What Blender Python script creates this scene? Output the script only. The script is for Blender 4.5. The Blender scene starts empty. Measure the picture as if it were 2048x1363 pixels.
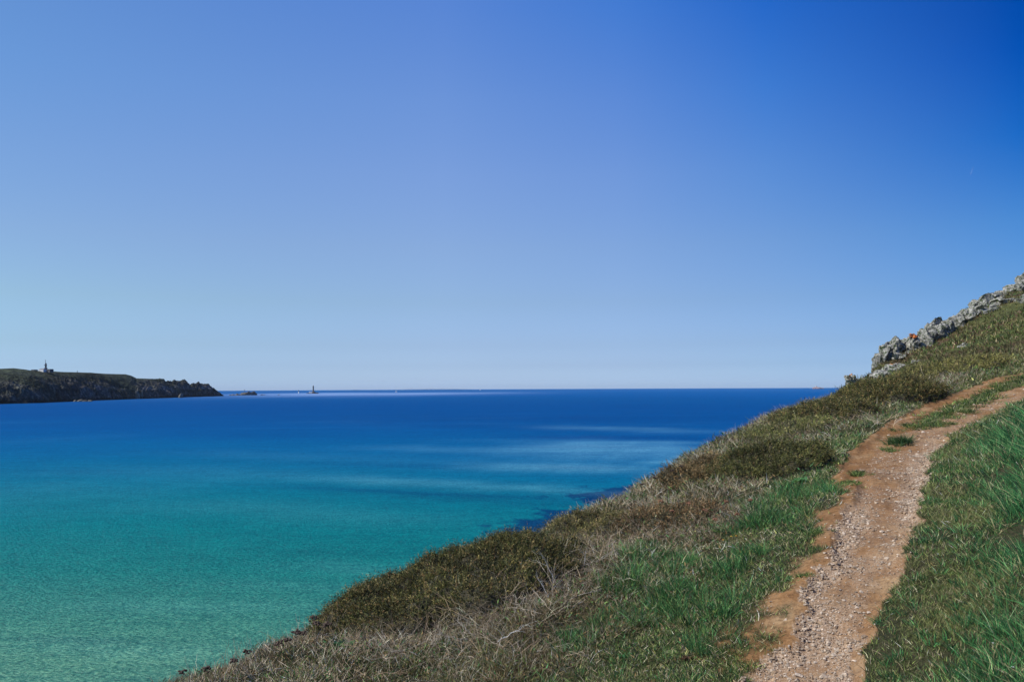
import bpy, math, random
import numpy as np
from mathutils import Matrix, Vector

S = bpy.context.scene
COL = S.collection
rng = np.random.default_rng(11)

# ------------------------------------------------------------------ camera, light, exposure
EYE = 22.0
LENS = 28.0
PITCH, ROLL = 3.32, 0.27
cam = bpy.data.cameras.new('camera'); camo = bpy.data.objects.new('camera', cam); COL.objects.link(camo)
cam.lens = LENS; cam.sensor_width = 36; cam.clip_start = 0.05; cam.clip_end = 90000
RM = Matrix.Rotation(math.radians(90 + PITCH), 3, 'X') @ Matrix.Rotation(math.radians(-ROLL), 3, 'Z')
camo.matrix_world = Matrix.Translation((0, 0, EYE)) @ RM.to_4x4()
S.camera = camo
SUN_AZ, SUN_EL = -98.0, 46.0          # azimuth from +Y, negative to the left
sun = bpy.data.lights.new('sun', 'SUN'); suno = bpy.data.objects.new('sun', sun); COL.objects.link(suno)
sun.energy = 4.8; sun.angle = math.radians(0.53); sun.color = (1, .95, .86)
sd = Vector((math.sin(math.radians(SUN_AZ)) * math.cos(math.radians(SUN_EL)), math.cos(math.radians(SUN_AZ)) * math.cos(math.radians(SUN_EL)), math.sin(math.radians(SUN_EL))))
suno.rotation_euler = sd.to_track_quat('Z', 'Y').to_euler()
suno.location = (-40, 20, 90)
w = bpy.data.worlds.new('World'); S.world = w; w.use_nodes = True
nt = w.node_tree; N = nt.nodes; LK = nt.links
sky = N.new('ShaderNodeTexSky'); sky.sky_type = 'NISHITA'; sky.sun_disc = False
sky.sun_elevation = math.radians(SUN_EL); sky.sun_rotation = math.radians(SUN_AZ)
tc = N.new('ShaderNodeTexCoord'); sx = N.new('ShaderNodeSeparateXYZ'); LK.new(tc.outputs['Generated'], sx.inputs[0])
SKYT = {
 -33: [(0.0026, 1.104, 1.696, 3.007), (0.0105, 0.913, 1.434, 2.571), (0.0262, 0.749, 1.135, 2.038), (0.0523, 0.685, 0.974, 1.507), (0.1045, 0.734, 0.958, 1.223), (0.1736, 0.767, 0.947, 1.223), (0.2588, 0.729, 0.971, 1.304), (0.342, 0.652, 0.984, 1.381), (0.4384, 0.596, 0.957, 1.403)],
 -5: [(0.0026, 1.407, 1.979, 3.485), (0.0105, 1.158, 1.642, 2.953), (0.0262, 0.895, 1.246, 2.248), (0.0523, 0.802, 1.039, 1.731), (0.1045, 0.841, 1.018, 1.404), (0.1736, 0.945, 1.087, 1.428), (0.2588, 0.98, 1.158, 1.588), (0.342, 0.911, 1.187, 1.727), (0.4384, 0.726, 1.121, 1.854)],
 8: [(0.0026, 1.389, 1.953, 3.37), (0.0105, 1.137, 1.638, 2.953), (0.0262, 0.849, 1.187, 2.186), (0.0523, 0.758, 1.002, 1.709), (0.1045, 0.779, 0.958, 1.403), (0.1736, 0.838, 1.023, 1.437), (0.2588, 0.835, 1.077, 1.602), (0.342, 0.697, 1.064, 1.763), (0.4384, 0.442, 0.995, 1.922)],
 18: [(0.0026, 1.276, 1.848, 3.227), (0.0105, 1.024, 1.525, 2.79), (0.0262, 0.755, 1.128, 2.104), (0.0523, 0.658, 0.917, 1.608), (0.1045, 0.636, 0.859, 1.34), (0.1736, 0.626, 0.888, 1.354), (0.2588, 0.512, 0.9, 1.52), (0.342, 0.316, 0.835, 1.675), (0.4384, 0.123, 0.675, 1.747)],
 33: [(0.0026, 1.008, 1.59, 2.917), (0.0105, 0.775, 1.275, 2.457), (0.0262, 0.566, 0.952, 1.924), (0.0523, 0.444, 0.75, 1.443), (0.1045, 0.358, 0.67, 1.206), (0.1736, 0.248, 0.631, 1.196), (0.2588, 0.053, 0.471, 1.214), (0.342, 0.004, 0.346, 1.191), (0.4384, 0.0, 0.29, 1.111)]}
def sky_ramp(t):
    r = N.new('ShaderNodeValToRGB'); e = r.color_ramp.elements
    while len(e) > 1: e.remove(e[0])
    for i, (z, *c) in enumerate(t):
        q = e[0] if i == 0 else e.new(z)
        q.position = z; q.color = (c[0] / 4, c[1] / 4, c[2] / 4, 1)
    LK.new(sx.outputs[2], r.inputs[0]); return r
azn = N.new('ShaderNodeMath'); azn.operation = 'ARCTAN2'; LK.new(sx.outputs[0], azn.inputs[0]); LK.new(sx.outputs[1], azn.inputs[1])
azs = sorted(SKYT); acc = sky_ramp(SKYT[azs[0]]).outputs[0]
for a0, a1 in zip(azs[:-1], azs[1:]):
    m = N.new('ShaderNodeMapRange'); m.inputs[1].default_value = math.radians(a0); m.inputs[2].default_value = math.radians(a1); LK.new(azn.outputs[0], m.inputs[0])
    x = N.new('ShaderNodeMix'); x.data_type = 'RGBA'; LK.new(m.outputs[0], x.inputs[0]); LK.new(acc, x.inputs[6]); LK.new(sky_ramp(SKYT[a1]).outputs[0], x.inputs[7]); acc = x.outputs[2]
vm = N.new('ShaderNodeVectorMath'); vm.operation = 'MULTIPLY'; LK.new(acc, vm.inputs[0]); LK.new(sky.outputs[0], vm.inputs[1])
vs = N.new('ShaderNodeVectorMath'); vs.operation = 'SCALE'; vs.inputs['Scale'].default_value = 4; LK.new(vm.outputs[0], vs.inputs[0])
LK.new(vs.outputs[0], N['Background'].inputs[0]); N['Background'].inputs[1].default_value = 0.1
S.view_settings.view_transform = 'Standard'; S.view_settings.look = 'None'; S.view_settings.exposure = 0; S.view_settings.gamma = 1

# ------------------------------------------------------------------ helpers
FPX = LENS / 36 * 2048
R3 = np.array(RM)
REARTH = 7.3e6
def ray(px, py):
    px = np.asarray(px, float); py = np.asarray(py, float)
    d = np.stack([(px - 1024) / FPX, -(py - 681.5) / FPX, -np.ones_like(px)], -1) @ R3.T
    return d / d[..., 1:2]                      # per metre of depth (y)
def at(px, py, Y): return np.array([0, 0, EYE]) + ray(px, py) * np.asarray(Y, float)[..., None] if np.ndim(Y) else np.array([0, 0, EYE]) + ray(px, py) * Y
def proj(x, y, z):
    c = np.stack([x, y, z - EYE], -1) @ R3
    dz = np.where(-c[..., 2] > 1e-3, -c[..., 2], 1e-3)
    return 1024 + FPX * c[..., 0] / dz, 681.5 - FPX * c[..., 1] / dz
def hsh(ix, iy, s):
    h = (ix.astype(np.int64) * 374761393 + iy.astype(np.int64) * 668265263 + s * 974711) & 0xffffffff
    h = ((h ^ (h >> 13)) * 1274126177) & 0xffffffff
    return ((h ^ (h >> 16)) & 0xffff) / 65535.0
def vnoise(x, y, s=0):
    x = np.asarray(x, float); y = np.asarray(y, float)
    ix = np.floor(x); iy = np.floor(y); fx = x - ix; fy = y - iy
    fx = fx * fx * (3 - 2 * fx); fy = fy * fy * (3 - 2 * fy)
    a = hsh(ix, iy, s); b = hsh(ix + 1, iy, s); c = hsh(ix, iy + 1, s); d = hsh(ix + 1, iy + 1, s)
    return (a * (1 - fx) + b * fx) * (1 - fy) + (c * (1 - fx) + d * fx) * fy
def fbm(x, y, o=4, s=0, g=.5):
    t = 0; a = 1; n = 0
    for i in range(o):
        t = t + a * (vnoise(x * 2 ** i + 17.3 * i, y * 2 ** i - 9.1 * i, s + i) - .5); n += a; a *= g
    return t / n * 2                              # about -1..1
def sstep(a, b, x): t = np.clip((x - a) / (b - a), 0, 1); return t * t * (3 - 2 * t)

def mesh_np(name, V, faces, mat, tint=None, smooth=True, parent=None, attrs=None):
    """faces: list of (k, array[n,k])"""
    me = bpy.data.meshes.new(name)
    V = np.ascontiguousarray(V, dtype=np.float32)
    me.vertices.add(len(V)); me.vertices.foreach_set('co', V.ravel())
    idx = np.concatenate([np.asarray(f).ravel() for k, f in faces]).astype(np.int32)
    ls = []; st = 0
    for k, f in faces:
        n = len(f); ls.append(st + np.arange(n) * k); st += n * k
    ls = np.concatenate(ls).astype(np.int32)
    me.loops.add(len(idx)); me.loops.foreach_set('vertex_index', idx)
    me.polygons.add(len(ls)); me.polygons.foreach_set('loop_start', ls)
    me.update(calc_edges=True)
    me.polygons.foreach_set('use_smooth', np.full(len(ls), smooth))
    if tint is not None:
        a = me.color_attributes.new('tint', 'FLOAT_COLOR', 'POINT')
        c = np.ones((len(V), 4), np.float32); c[:, :3] = tint; a.data.foreach_set('color', c.ravel())
    for k, v in (attrs or {}).items():
        a = me.attributes.new(k, 'FLOAT', 'POINT'); a.data.foreach_set('value', np.ascontiguousarray(v, dtype=np.float32))
    me.materials.append(mat)
    o = bpy.data.objects.new(name, me); COL.objects.link(o)
    if parent: o.parent = parent
    return o
def tag(o, label=None, cat=None, group=None, kind=None):
    if label: o['label'] = label
    if cat: o['category'] = cat
    if group: o['group'] = group
    if kind: o['kind'] = kind
    return o
def empty(name, loc):
    o = bpy.data.objects.new(name, None); COL.objects.link(o); o.location = loc; o.empty_display_size = .2; return o
def gridfaces(nr, nc):
    i = np.arange((nr - 1) * nc).reshape(nr - 1, nc)[:, :-1].ravel()
    return np.stack([i, i + 1, i + nc + 1, i + nc], -1)

# ------------------------------------------------------------------ materials
def mat_new(name):
    m = bpy.data.materials.new(name); m.use_nodes = True; return m, m.node_tree.nodes, m.node_tree.links, m.node_tree.nodes['Principled BSDF']
def noise_node(n, l, scale, detail=4, rough=.55, vec=None):
    t = n.new('ShaderNodeTexNoise'); t.inputs['Scale'].default_value = scale; t.inputs['Detail'].default_value = detail; t.inputs['Roughness'].default_value = rough
    if vec is not None: l.new(vec, t.inputs['Vector'])
    return t
def objcoord(n): return n.new('ShaderNodeTexCoord').outputs['Object']
def geocoord(n): return n.new('ShaderNodeNewGeometry').outputs['Position']
def ramp(n, l, fac, stops):
    r = n.new('ShaderNodeValToRGB'); e = r.color_ramp.elements
    e[0].position, e[0].color = stops[0][0], (*stops[0][1], 1); e[1].position, e[1].color = stops[-1][0], (*stops[-1][1], 1)
    for p, c in stops[1:-1]: q = e.new(p); q.color = (*c, 1)
    l.new(fac, r.inputs[0]); return r
def bump(n, l, h, strength, dist, bs):
    b = n.new('ShaderNodeBump'); b.inputs['Strength'].default_value = strength; b.inputs['Distance'].default_value = dist
    l.new(h, b.inputs['Height']); l.new(b.outputs[0], bs.inputs['Normal']); return b
def nmul(n, l, a, b, op='MULTIPLY'):
    v = n.new('ShaderNodeVectorMath'); v.operation = op; l.new(a, v.inputs[0]); l.new(b, v.inputs[1]); return v.outputs[0]

def mat_foliage(name, trans=.3, rough=.6, spec=.25):
    m, n, l, b = mat_new(name)
    a = n.new('ShaderNodeAttribute'); a.attribute_name = 'tint'
    l.new(a.outputs['Color'], b.inputs['Base Color']); b.inputs['Roughness'].default_value = rough; b.inputs['Specular IOR Level'].default_value = spec
    if trans:
        t = n.new('ShaderNodeBsdfTranslucent'); l.new(a.outputs['Color'], t.inputs[0])
        mx = n.new('ShaderNodeMixShader'); mx.inputs[0].default_value = trans
        l.new(b.outputs[0], mx.inputs[1]); l.new(t.outputs[0], mx.inputs[2]); l.new(mx.outputs[0], n['Material Output'].inputs[0])
    return m
M_GRASS = mat_foliage('grass_blades')
M_STRAW = mat_foliage('dry_straw', .12, .7, .15)
M_GORSE = mat_foliage('gorse_foliage', .15, .6, .3)
M_TWIG = mat_foliage('dead_stems', 0, .75, .15)
def mat_tint_stone(name):
    m, n, l, b = mat_new(name)
    a = n.new('ShaderNodeAttribute'); a.attribute_name = 'tint'
    t = noise_node(n, l, 60, 4, .6, geocoord(n)); r = ramp(n, l, t.outputs[0], [(.3, (.6, .6, .6)), (.7, (1.25, 1.2, 1.15))])
    l.new(nmul(n, l, a.outputs['Color'], r.outputs[0]), b.inputs['Base Color']); b.inputs['Roughness'].default_value = .85
    t2 = noise_node(n, l, 250, 3, .6, geocoord(n)); bump(n, l, t2.outputs[0], .5, .003, b); return m
M_STONE = mat_tint_stone('path_stone')

def mat_rock(name, scale, cols, lichen=0.0, lcol=(.5, .12, .02), moss=(.05, .07, .02), mossf=.35, bdist=.3):
    m, n, l, b = mat_new(name); P = geocoord(n)
    t = noise_node(n, l, scale, 8, .65, P)
    r = ramp(n, l, t.outputs[0], [(.32, cols[0]), (.5, cols[1]), (.68, cols[2])])
    v = n.new('ShaderNodeTexVoronoi'); v.feature = 'DISTANCE_TO_EDGE'; v.inputs['Scale'].default_value = scale * 1.3
    wv = n.new('ShaderNodeVectorMath'); wv.operation = 'MULTIPLY_ADD'; l.new(t.outputs['Color'], wv.inputs[0]); wv.inputs[1].default_value = (.6 / scale,) * 3; l.new(P, wv.inputs[2]); l.new(wv.outputs[0], v.inputs['Vector'])
    cr = ramp(n, l, v.outputs['Distance'], [(0, (.35, .33, .32)), (.05, (1, 1, 1))])
    c = nmul(n, l, r.outputs[0], cr.outputs[0])
    t2 = noise_node(n, l, scale * 1.7, 6, .7, P)
    mr = ramp(n, l, t2.outputs[0], [(1 - mossf - .05, (0, 0, 0)), (1 - mossf + .03, (1, 1, 1))])
    mx = n.new('ShaderNodeMix'); mx.data_type = 'RGBA'; l.new(mr.outputs[0], mx.inputs[0]); l.new(c, mx.inputs[6]); mx.inputs[7].default_value = (*moss, 1); out = mx.outputs[2]
    if lichen:
        t3 = noise_node(n, l, scale * .8, 5, .6, P); g = n.new('ShaderNodeNewGeometry'); s = n.new('ShaderNodeSeparateXYZ'); l.new(g.outputs['Normal'], s.inputs[0])
        ad = n.new('ShaderNodeMath'); ad.operation = 'MULTIPLY_ADD'; l.new(s.outputs[2], ad.inputs[0]); ad.inputs[1].default_value = .18; l.new(t3.outputs[0], ad.inputs[2])
        lr = ramp(n, l, ad.outputs[0], [(.78 - lichen, (0, 0, 0)), (.82 - lichen, (1, 1, 1))])
        m2 = n.new('ShaderNodeMix'); m2.data_type = 'RGBA'; l.new(lr.outputs[0], m2.inputs[0]); l.new(out, m2.inputs[6]); m2.inputs[7].default_value = (*lcol, 1); out = m2.outputs[2]
    l.new(out, b.inputs['Base Color']); b.inputs['Roughness'].default_value = .9; b.inputs['Specular IOR Level'].default_value = .2
    h = n.new('ShaderNodeMath'); h.operation = 'MULTIPLY_ADD'; l.new(cr.outputs[0], h.inputs[0]); h.inputs[1].default_value = .3; l.new(t.outputs[0], h.inputs[2])
    bump(n, l, h.outputs[0], .9, bdist, b); return m
def mat_plain(name, col, rough=.7, nscale=None, amt=.2, metal=0):
    m, n, l, b = mat_new(name); b.inputs['Roughness'].default_value = rough; b.inputs['Metallic'].default_value = metal
    t = noise_node(n, l, nscale or 1, 4, .6, geocoord(n)); r = ramp(n, l, t.outputs[0], [(.3, tuple(x * (1 - amt) for x in col)), (.7, tuple(min(1, x * (1 + amt)) for x in col))])
    l.new(r.outputs[0], b.inputs['Base Color']); return m

# ------------------------------------------------------------------ near terrain: height field through points read off the place
CP = [ # px, py, depth, dz
 (1363,5.8)] 
pts = []
def cp(px, py, Y, dz=0):
    p = at(px, py, float(Y)); pts.append((p[0], p[1], p[2] + dz))
for a in [(1500,1363,6.0),(1610,1363,5.75),(1722,1363,5.6),(1612,1180,7.2),(1775,1180,6.9),(1665,1060,8.9),(1822,1050,8.7),(1700,1000,10.4),(1845,1000,10.1),(1712,945,12.6),(1858,950,12.2),(1755,895,16),(1880,900,15.3),
          (1850,850,20),(1945,850,19),(1985,795,27),(2048,785,27),(1800,838,21),(1920,787,29),(2048,740,36),
          (2048,1363,4.4),(1900,1363,5.0),(2048,1180,5.8),(1920,1150,6.7),(2048,1000,8.2),(1950,960,10.3),(2048,900,11.5),(2048,830,18),(1980,850,17.3),
          (1250,1363,6.6),(1000,1363,7.1),(800,1363,7.5),(600,1363,7.8),(1400,1200,7.9),(1150,1230,8.3),(900,1240,8.8),(1450,1100,9.6),(1300,1080,11.2),(1550,1000,12.2),(1450,1000,13.6),(1600,900,18.5),(1500,910,20.5),(1650,860,24),(1750,800,31),(1650,814,34),(1850,765,42),
          (1850,735,62),(1950,700,75),(2048,700,62),(2048,640,100),(1900,690,105),(1990,640,122),(1820,745,100),(1750,776,80),(1770,752,110),(1860,700,120),
          (1950,560,3000)]:
    if a[2] < 1000: cp(*a)
EDGE_PX = [(378,1366,8,-.12),(508,1308,8.4,-.14),(642,1250,9,-.16),(760,1188,9.8,-.22),(860,1122,10.6,-.24),(950,1098,11.3,-.22),(1080,1085,12.2,-.16),(1160,1052,13.6,-.05),(1250,1003,15.6,-.05),(1330,960,17.5,-.05),(1400,922,20.5,-.05),(1480,865,26,-.15),(1560,826,31,-.2),(1620,802,37,-.25),(1700,796,46,-.5),(1708,784,85,-.3),(1720,765,117,0),(1756,746,121,0),(1776,716,125,0),(1795,706,128,0),(1865,662,134,0),(1950,612,140,0),(2048,568,146,0)]
edge = []
for px, py, Y, dz in EDGE_PX:
    p = at(px, py, float(Y)); edge.append((p[0], p[1])); pts.append((p[0], p[1], p[2] + dz))
for x, y, z in [(150,150,22+31),(215,160,22+44),(60,20,22+12),(120,60,22+28),(200,60,22+42),(30,0,22+2.2),(0,0,22-1.65),(1.5,2.5,22-2.0),(3.5,1.5,22-1.3),(10,-10,22-.8),(0,-12,22-1.6),(-4.6,3,22-3.3),(-6,-6,22-3.2),(-6.5,-16,22-3.4),(30,20,22+1.8),(16,9,22+.2),(80,50,22+15),(40,45,22+4.5),(70,78,22+11)]:
    pts.append((x, y, z))
edge = [(-6.8,-30),(-6.4,-10),(-5.6,0),(-4.6,4.5)] + edge + [(150,152),(230,162),(400,170)]
EDGE = np.array(edge)
PT = np.array(pts)
def tps_fit(P, lam=.02):
    n = len(P); d2 = ((P[:, None, :2] - P[None, :, :2]) ** 2).sum(-1)
    K = np.where(d2 > 0, d2 * np.log(d2 + 1e-12) * .5, 0) + lam * np.eye(n) * np.maximum(1, (P[:, 1] / 10)) ** 2
    Q = np.c_[np.ones(n), P[:, :2]]
    A = np.block([[K, Q], [Q.T, np.zeros((3, 3))]])
    return np.linalg.solve(A, np.r_[P[:, 2], 0, 0, 0])
TW = tps_fit(PT)
def tps(x, y):
    sh = np.shape(x); x = np.ravel(x); y = np.ravel(y); out = np.empty(len(x))
    for i in range(0, len(x), 100000):
        a, b = x[i:i + 100000], y[i:i + 100000]
        d2 = (a[:, None] - PT[None, :, 0]) ** 2 + (b[:, None] - PT[None, :, 1]) ** 2
        out[i:i + 100000] = (d2 * np.log(d2 + 1e-12) * .5) @ TW[:-3] + TW[-3] + TW[-2] * a + TW[-1] * b
    return out.reshape(sh)
def edge_dist(x, y):
    """positive on the seaward side of the break of slope"""
    sh = np.shape(x); x = np.ravel(x); y = np.ravel(y); best = np.full(len(x), 1e18); sg = np.zeros(len(x))
    for (ax, ay), (bx, by) in zip(EDGE[:-1], EDGE[1:]):
        dx, dy = bx - ax, by - ay
        t = np.clip(((x - ax) * dx + (y - ay) * dy) / (dx * dx + dy * dy), 0, 1)
        qx, qy = x - ax - t * dx, y - ay - t * dy; d = qx * qx + qy * qy
        s = dx * (y - ay) - dy * (x - ax)
        u = d < best; best = np.where(u, d, best); sg = np.where(u, np.sign(s), sg)
    return (np.sqrt(best) * sg).reshape(sh)
# the path, in the frame of the photograph
PL = np.array([(700,2900),(740,2400),(770,2048),(790,1985),(810,1935),(830,1885),(850,1850),(870,1800),(900,1752),(950,1714),(1000,1700),(1060,1665),(1120,1640),(1180,1615),(1240,1600),(1300,1555),(1363,1490),(1700,1300),(4000,700)], float)
PR = np.array([(740,2900),(770,2400),(797,2060),(812,2020),(832,1980),(852,1940),(871,1902),(900,1875),(950,1858),(1000,1845),(1060,1822),(1120,1800),(1180,1775),(1240,1755),(1300,1735),(1363,1718),(1700,1660),(4000,1600)], float)
TRACK = np.array([(1660,975),(1685,925),(1735,872),(1790,838),(1850,808),(1920,783),(1990,755),(2060,733),(2400,690),(2400,712),(2060,748),(1990,778),(1956,794),(1900,818),(1850,843),(1815,864),(1770,900),(1750,975)], float)
def inpoly(px, py, P):
    c = np.zeros(np.shape(px), bool); n = len(P)
    for i in range(n):
        x1, y1 = P[i]; x2, y2 = P[(i + 1) % n]
        if y1 == y2: continue
        c ^= ((y1 > py) != (y2 > py)) & (px < (x2 - x1) * (py - y1) / (y2 - y1) + x1)
    return c
def zones(x, y, z):
    """metres left / right of the path and masks for bare earth and gravel"""
    px, py = proj(x, y, z); wob = fbm(x * 2.2, y * 2.2, 3, 5) + .55 * fbm(x * 8, y * 8, 3, 6)
    ppm = FPX / np.maximum(y, .5)
    L = np.interp(py, PL[:, 0], PL[:, 1]); R = np.interp(py, PR[:, 0], PR[:, 1])
    py2 = py + wob * .10 * ppm * .35
    px2 = px + wob * .14 * ppm
    mL = (L - px2) / ppm; mR = (px2 - R) / ppm
    near = (y < 34) & (x < 45)
    main = (mL < 0) & (mR < 0) & near & (py > 745)
    tr = inpoly(px2, py2, TRACK) & near
    # distance-based falloff left of the main path (dirt fringe where turf is worn)
    fr = np.clip(1 - mL / (.36 + .42 * sstep(1080, 1280, py)), 0, 1) * (mL > 0) * near * (py > 880)
    worn = fr * .8 + fbm(x * 2.9 + 3, y * 2.3, 4, 21, .65) * 1.1 + .12
    bare = np.where(main | tr, 1.0, sstep(.2, .85, worn) * (fr > 0))
    Lm = np.where(py < 960, np.interp(py, [735, 783, 838, 925, 960], [2060, 1920, 1790, 1685, 1690]), L)
    mL2 = (Lm - px2) / ppm
    fx = (px2 - L) / np.maximum(R - L, 1)
    ga = np.exp(-((fx - .18) / .2) ** 2) * sstep(960, 1060, py) * (1 - .5 * sstep(1290, 1363, py))
    gb = np.exp(-((fx - .92) / .22) ** 2) * sstep(860, 920, py) * (1 - sstep(1010, 1080, py))
    gc = .75 * sstep(1180, 1330, py) + .45 * sstep(1040, 1140, py)
    grav = np.where(main, np.clip(np.maximum(np.maximum(ga, gb), gc * (.55 + .8 * fbm(x * 2.5, y * 2.5, 3, 33))) + .22 + .35 * fbm(x * 3.1, y * 3.1, 3, 9), 0, 1), 0)
    grav = grav * np.where(main & (fx > .82) & (py > 1150), .25, 1)
    return px, py, mL2, mR, main, tr, bare, grav
def hbase(x, y):
    s = edge_dist(x, y); z = tps(x, y); ss = np.maximum(s, 0); f = sstep(0, 3, s)
    r = np.hypot(x, y)
    far = sstep(35, 110, r)
    drop = (ss * 1.25 * f) * (1 + .0 * far)
    z = np.minimum(z - drop, np.where(s > 30, 24 - ss * .9, 1e9))
    z = z + fbm(x * .9, y * .9, 4, 3) * .05 * np.minimum(1 + r / 12, 8) * (1 - sstep(2, 7, -s) * .0)
    z = z + far * (fbm(x * .09, y * .09, 5, 71) * 1.0)
    z = z + f * fbm(x * .25, y * .25, 5, 41) * 2.2 * sstep(1, 8, s)
    return np.maximum(z, -6.0)
def height(x, y):
    z = hbase(x, y)
    px, py, mL, mR, main, tr, bare, grav = zones(x, y, z)
    inside = np.minimum(-mL, -mR)
    near = sstep(40, 20, y)
    z = z - near * .05 * sstep(-.02, .12, inside) * (py > 745)
    z = z + near * bare * (fbm(x * 7, y * 7, 4, 55, .6) * .022 + np.abs(fbm(x * 22, y * 22, 2, 56)) * .012)
    z = z + near * main * (fbm(x * 2.6, y * 1.1, 3, 151) * .03 - .02 * sstep(.25, .6, fbm(x * 3.4, y * 2.6, 2, 152)))
    z = z + near * sstep(.25, 1.2, mR) * .04
    z = z + near * sstep(.5, 1.6, mL) * (mR < 0) * (np.abs(fbm(x * 1.1, y * 1.1, 4, 58)) * .22 - .04) * np.clip(np.hypot(x, y) / 9, .8, 2.2)
    z = z + near * sstep(.5, 1.2, mR) * fbm(x * 2.2, y * 2.2, 3, 59) * .06
    return z
_hc = {}
def hit(px, py, clear=0.0, ymin=3.2, ymax=170):
    """point of the ray through (px, py) that is the first within `clear` of the ground, else its closest pass"""
    Y = np.exp(np.linspace(math.log(ymin), math.log(ymax), 2600)); d = ray(px, py)
    P = np.array([0, 0, EYE]) + d * Y[:, None]; c = P[:, 2] - height(P[:, 0], P[:, 1])
    k = np.where(c <= clear)[0]
    i = k[0] if len(k) else int(np.argmin(c / Y + (Y > 60) * 1.0))
    return P[i]

th = np.radians(np.concatenate([np.linspace(-120, -36, 70, endpoint=False), np.linspace(-36, 40, 760, endpoint=False), np.linspace(40, 125, 90)]))
rr = np.exp(np.linspace(math.log(.5), math.log(330), 760))
TH, RR = np.meshgrid(th, rr)
X, Y = RR * np.sin(TH), RR * np.cos(TH)
# the cone right of the frame and behind stays smooth
Z = height(X, Y)
px, py, mL, mR, main, tr, bare, grav = zones(X, Y, Z)
sE = edge_dist(X, Y)
farm = sstep(38, 60, RR)
cliff = sstep(2.0, 6, sE)

def mat_ground():
    m, n, l, b = mat_new('ground_soil'); P = geocoord(n)
    def attr(k): a = n.new('ShaderNodeAttribute'); a.attribute_name = k; return a.outputs['Fac']
    def mix(f, a, c):
        x = n.new('ShaderNodeMix'); x.data_type = 'RGBA'; l.new(f, x.inputs[0]); l.new(a, x.inputs[6]); l.new(c, x.inputs[7]); return x.outputs[2]
    t1 = noise_node(n, l, 1.6, 6, .65, P); t2 = noise_node(n, l, 22, 5, .65, P); t3 = noise_node(n, l, 110, 3, .6, P)
    soil = ramp(n, l, t1.outputs[0], [(.3, (.16, .075, .027)), (.5, (.235, .125, .052)), (.7, (.32, .21, .11))])
    sp = ramp(n, l, t2.outputs[0], [(.3, (.5, .47, .45)), (.5, (1, 1, 1)), (.72, (1.35, 1.35, 1.38))])
    dirt = nmul(n, l, soil.outputs[0], sp.outputs[0])
    v = n.new('ShaderNodeTexVoronoi'); v.inputs['Scale'].default_value = 75; l.new(P, v.inputs['Vector'])
    v2 = n.new('ShaderNodeTexVoronoi'); v2.feature = 'DISTANCE_TO_EDGE'; v2.inputs['Scale'].default_value = 75; l.new(P, v2.inputs['Vector'])
    s1 = n.new('ShaderNodeSeparateColor'); l.new(v.outputs['Color'], s1.inputs[0])
    gr = ramp(n, l, s1.outputs[0], [(0, (.27, .17, .10)), (.5, (.36, .25, .165)), (1, (.48, .36, .26))])
    ge = ramp(n, l, v2.outputs['Distance'], [(0, (.55, .5, .45)), (.1, (1, 1, 1))])
    grv = nmul(n, l, gr.outputs[0], ge.outputs[0])
    earth = mix(attr('gravel'), dirt, grv)
    lit = ramp(n, l, t2.outputs[0], [(.3, (.016, .018, .008)), (.5, (.035, .034, .015)), (.7, (.07, .06, .03))])
    near = mix(attr('bare'), lit.outputs[0], earth)
    # far slope: heath, bracken, grass
    t4 = noise_node(n, l, .07, 6, .6, P); t5 = noise_node(n, l, 1.3, 6, .7, P)
    h1 = ramp(n, l, t4.outputs[0], [(.35, (.045, .06, .02)), (.47, (.085, .085, .03)), (.56, (.075, .04, .028)), (.66, (.05, .075, .022))])
    h2 = ramp(n, l, t5.outputs[0], [(.3, (.4, .42, .4)), (.5, (1, 1, 1)), (.72, (1.9, 1.75, 1.5))])
    far = nmul(n, l, h1.outputs[0], h2.outputs[0])
    g = mix(attr('far'), near, far)
    t6 = noise_node(n, l, .35, 8, .7, P)
    rk = ramp(n, l, t6.outputs[0], [(.3, (.09, .085, .075)), (.5, (.2, .19, .17)), (.7, (.34, .33, .3))])
    g = mix(attr('cliff'), g, rk.outputs[0])
    l.new(g, b.inputs['Base Color']); b.inputs['Roughness'].default_value = .95; b.inputs['Specular IOR Level'].default_value = .15
    a1 = n.new('ShaderNodeMath'); a1.operation = 'MULTIPLY_ADD'; l.new(t2.outputs[0], a1.inputs[0]); a1.inputs[1].default_value = 1.0; 
    a2 = n.new('ShaderNodeMath'); a2.operation = 'MULTIPLY'; l.new(t3.outputs[0], a2.inputs[0]); a2.inputs[1].default_value = .35; l.new(a2.outputs[0], a1.inputs[2])
    bump(n, l, a1.outputs[0], .8, .02, b)
    return m
ground = mesh_np('hillside_ground', np.stack([X, Y, Z], -1).reshape(-1, 3), [(4, gridfaces(len(rr), len(th))[:, ::-1])], mat_ground(),
                 attrs={'bare': (bare * (1 - farm)).ravel(), 'gravel': grav.ravel(), 'far': farm.ravel(), 'cliff': (cliff * sstep(30, 60, RR)).ravel()})
tag(ground, kind='structure')

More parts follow.
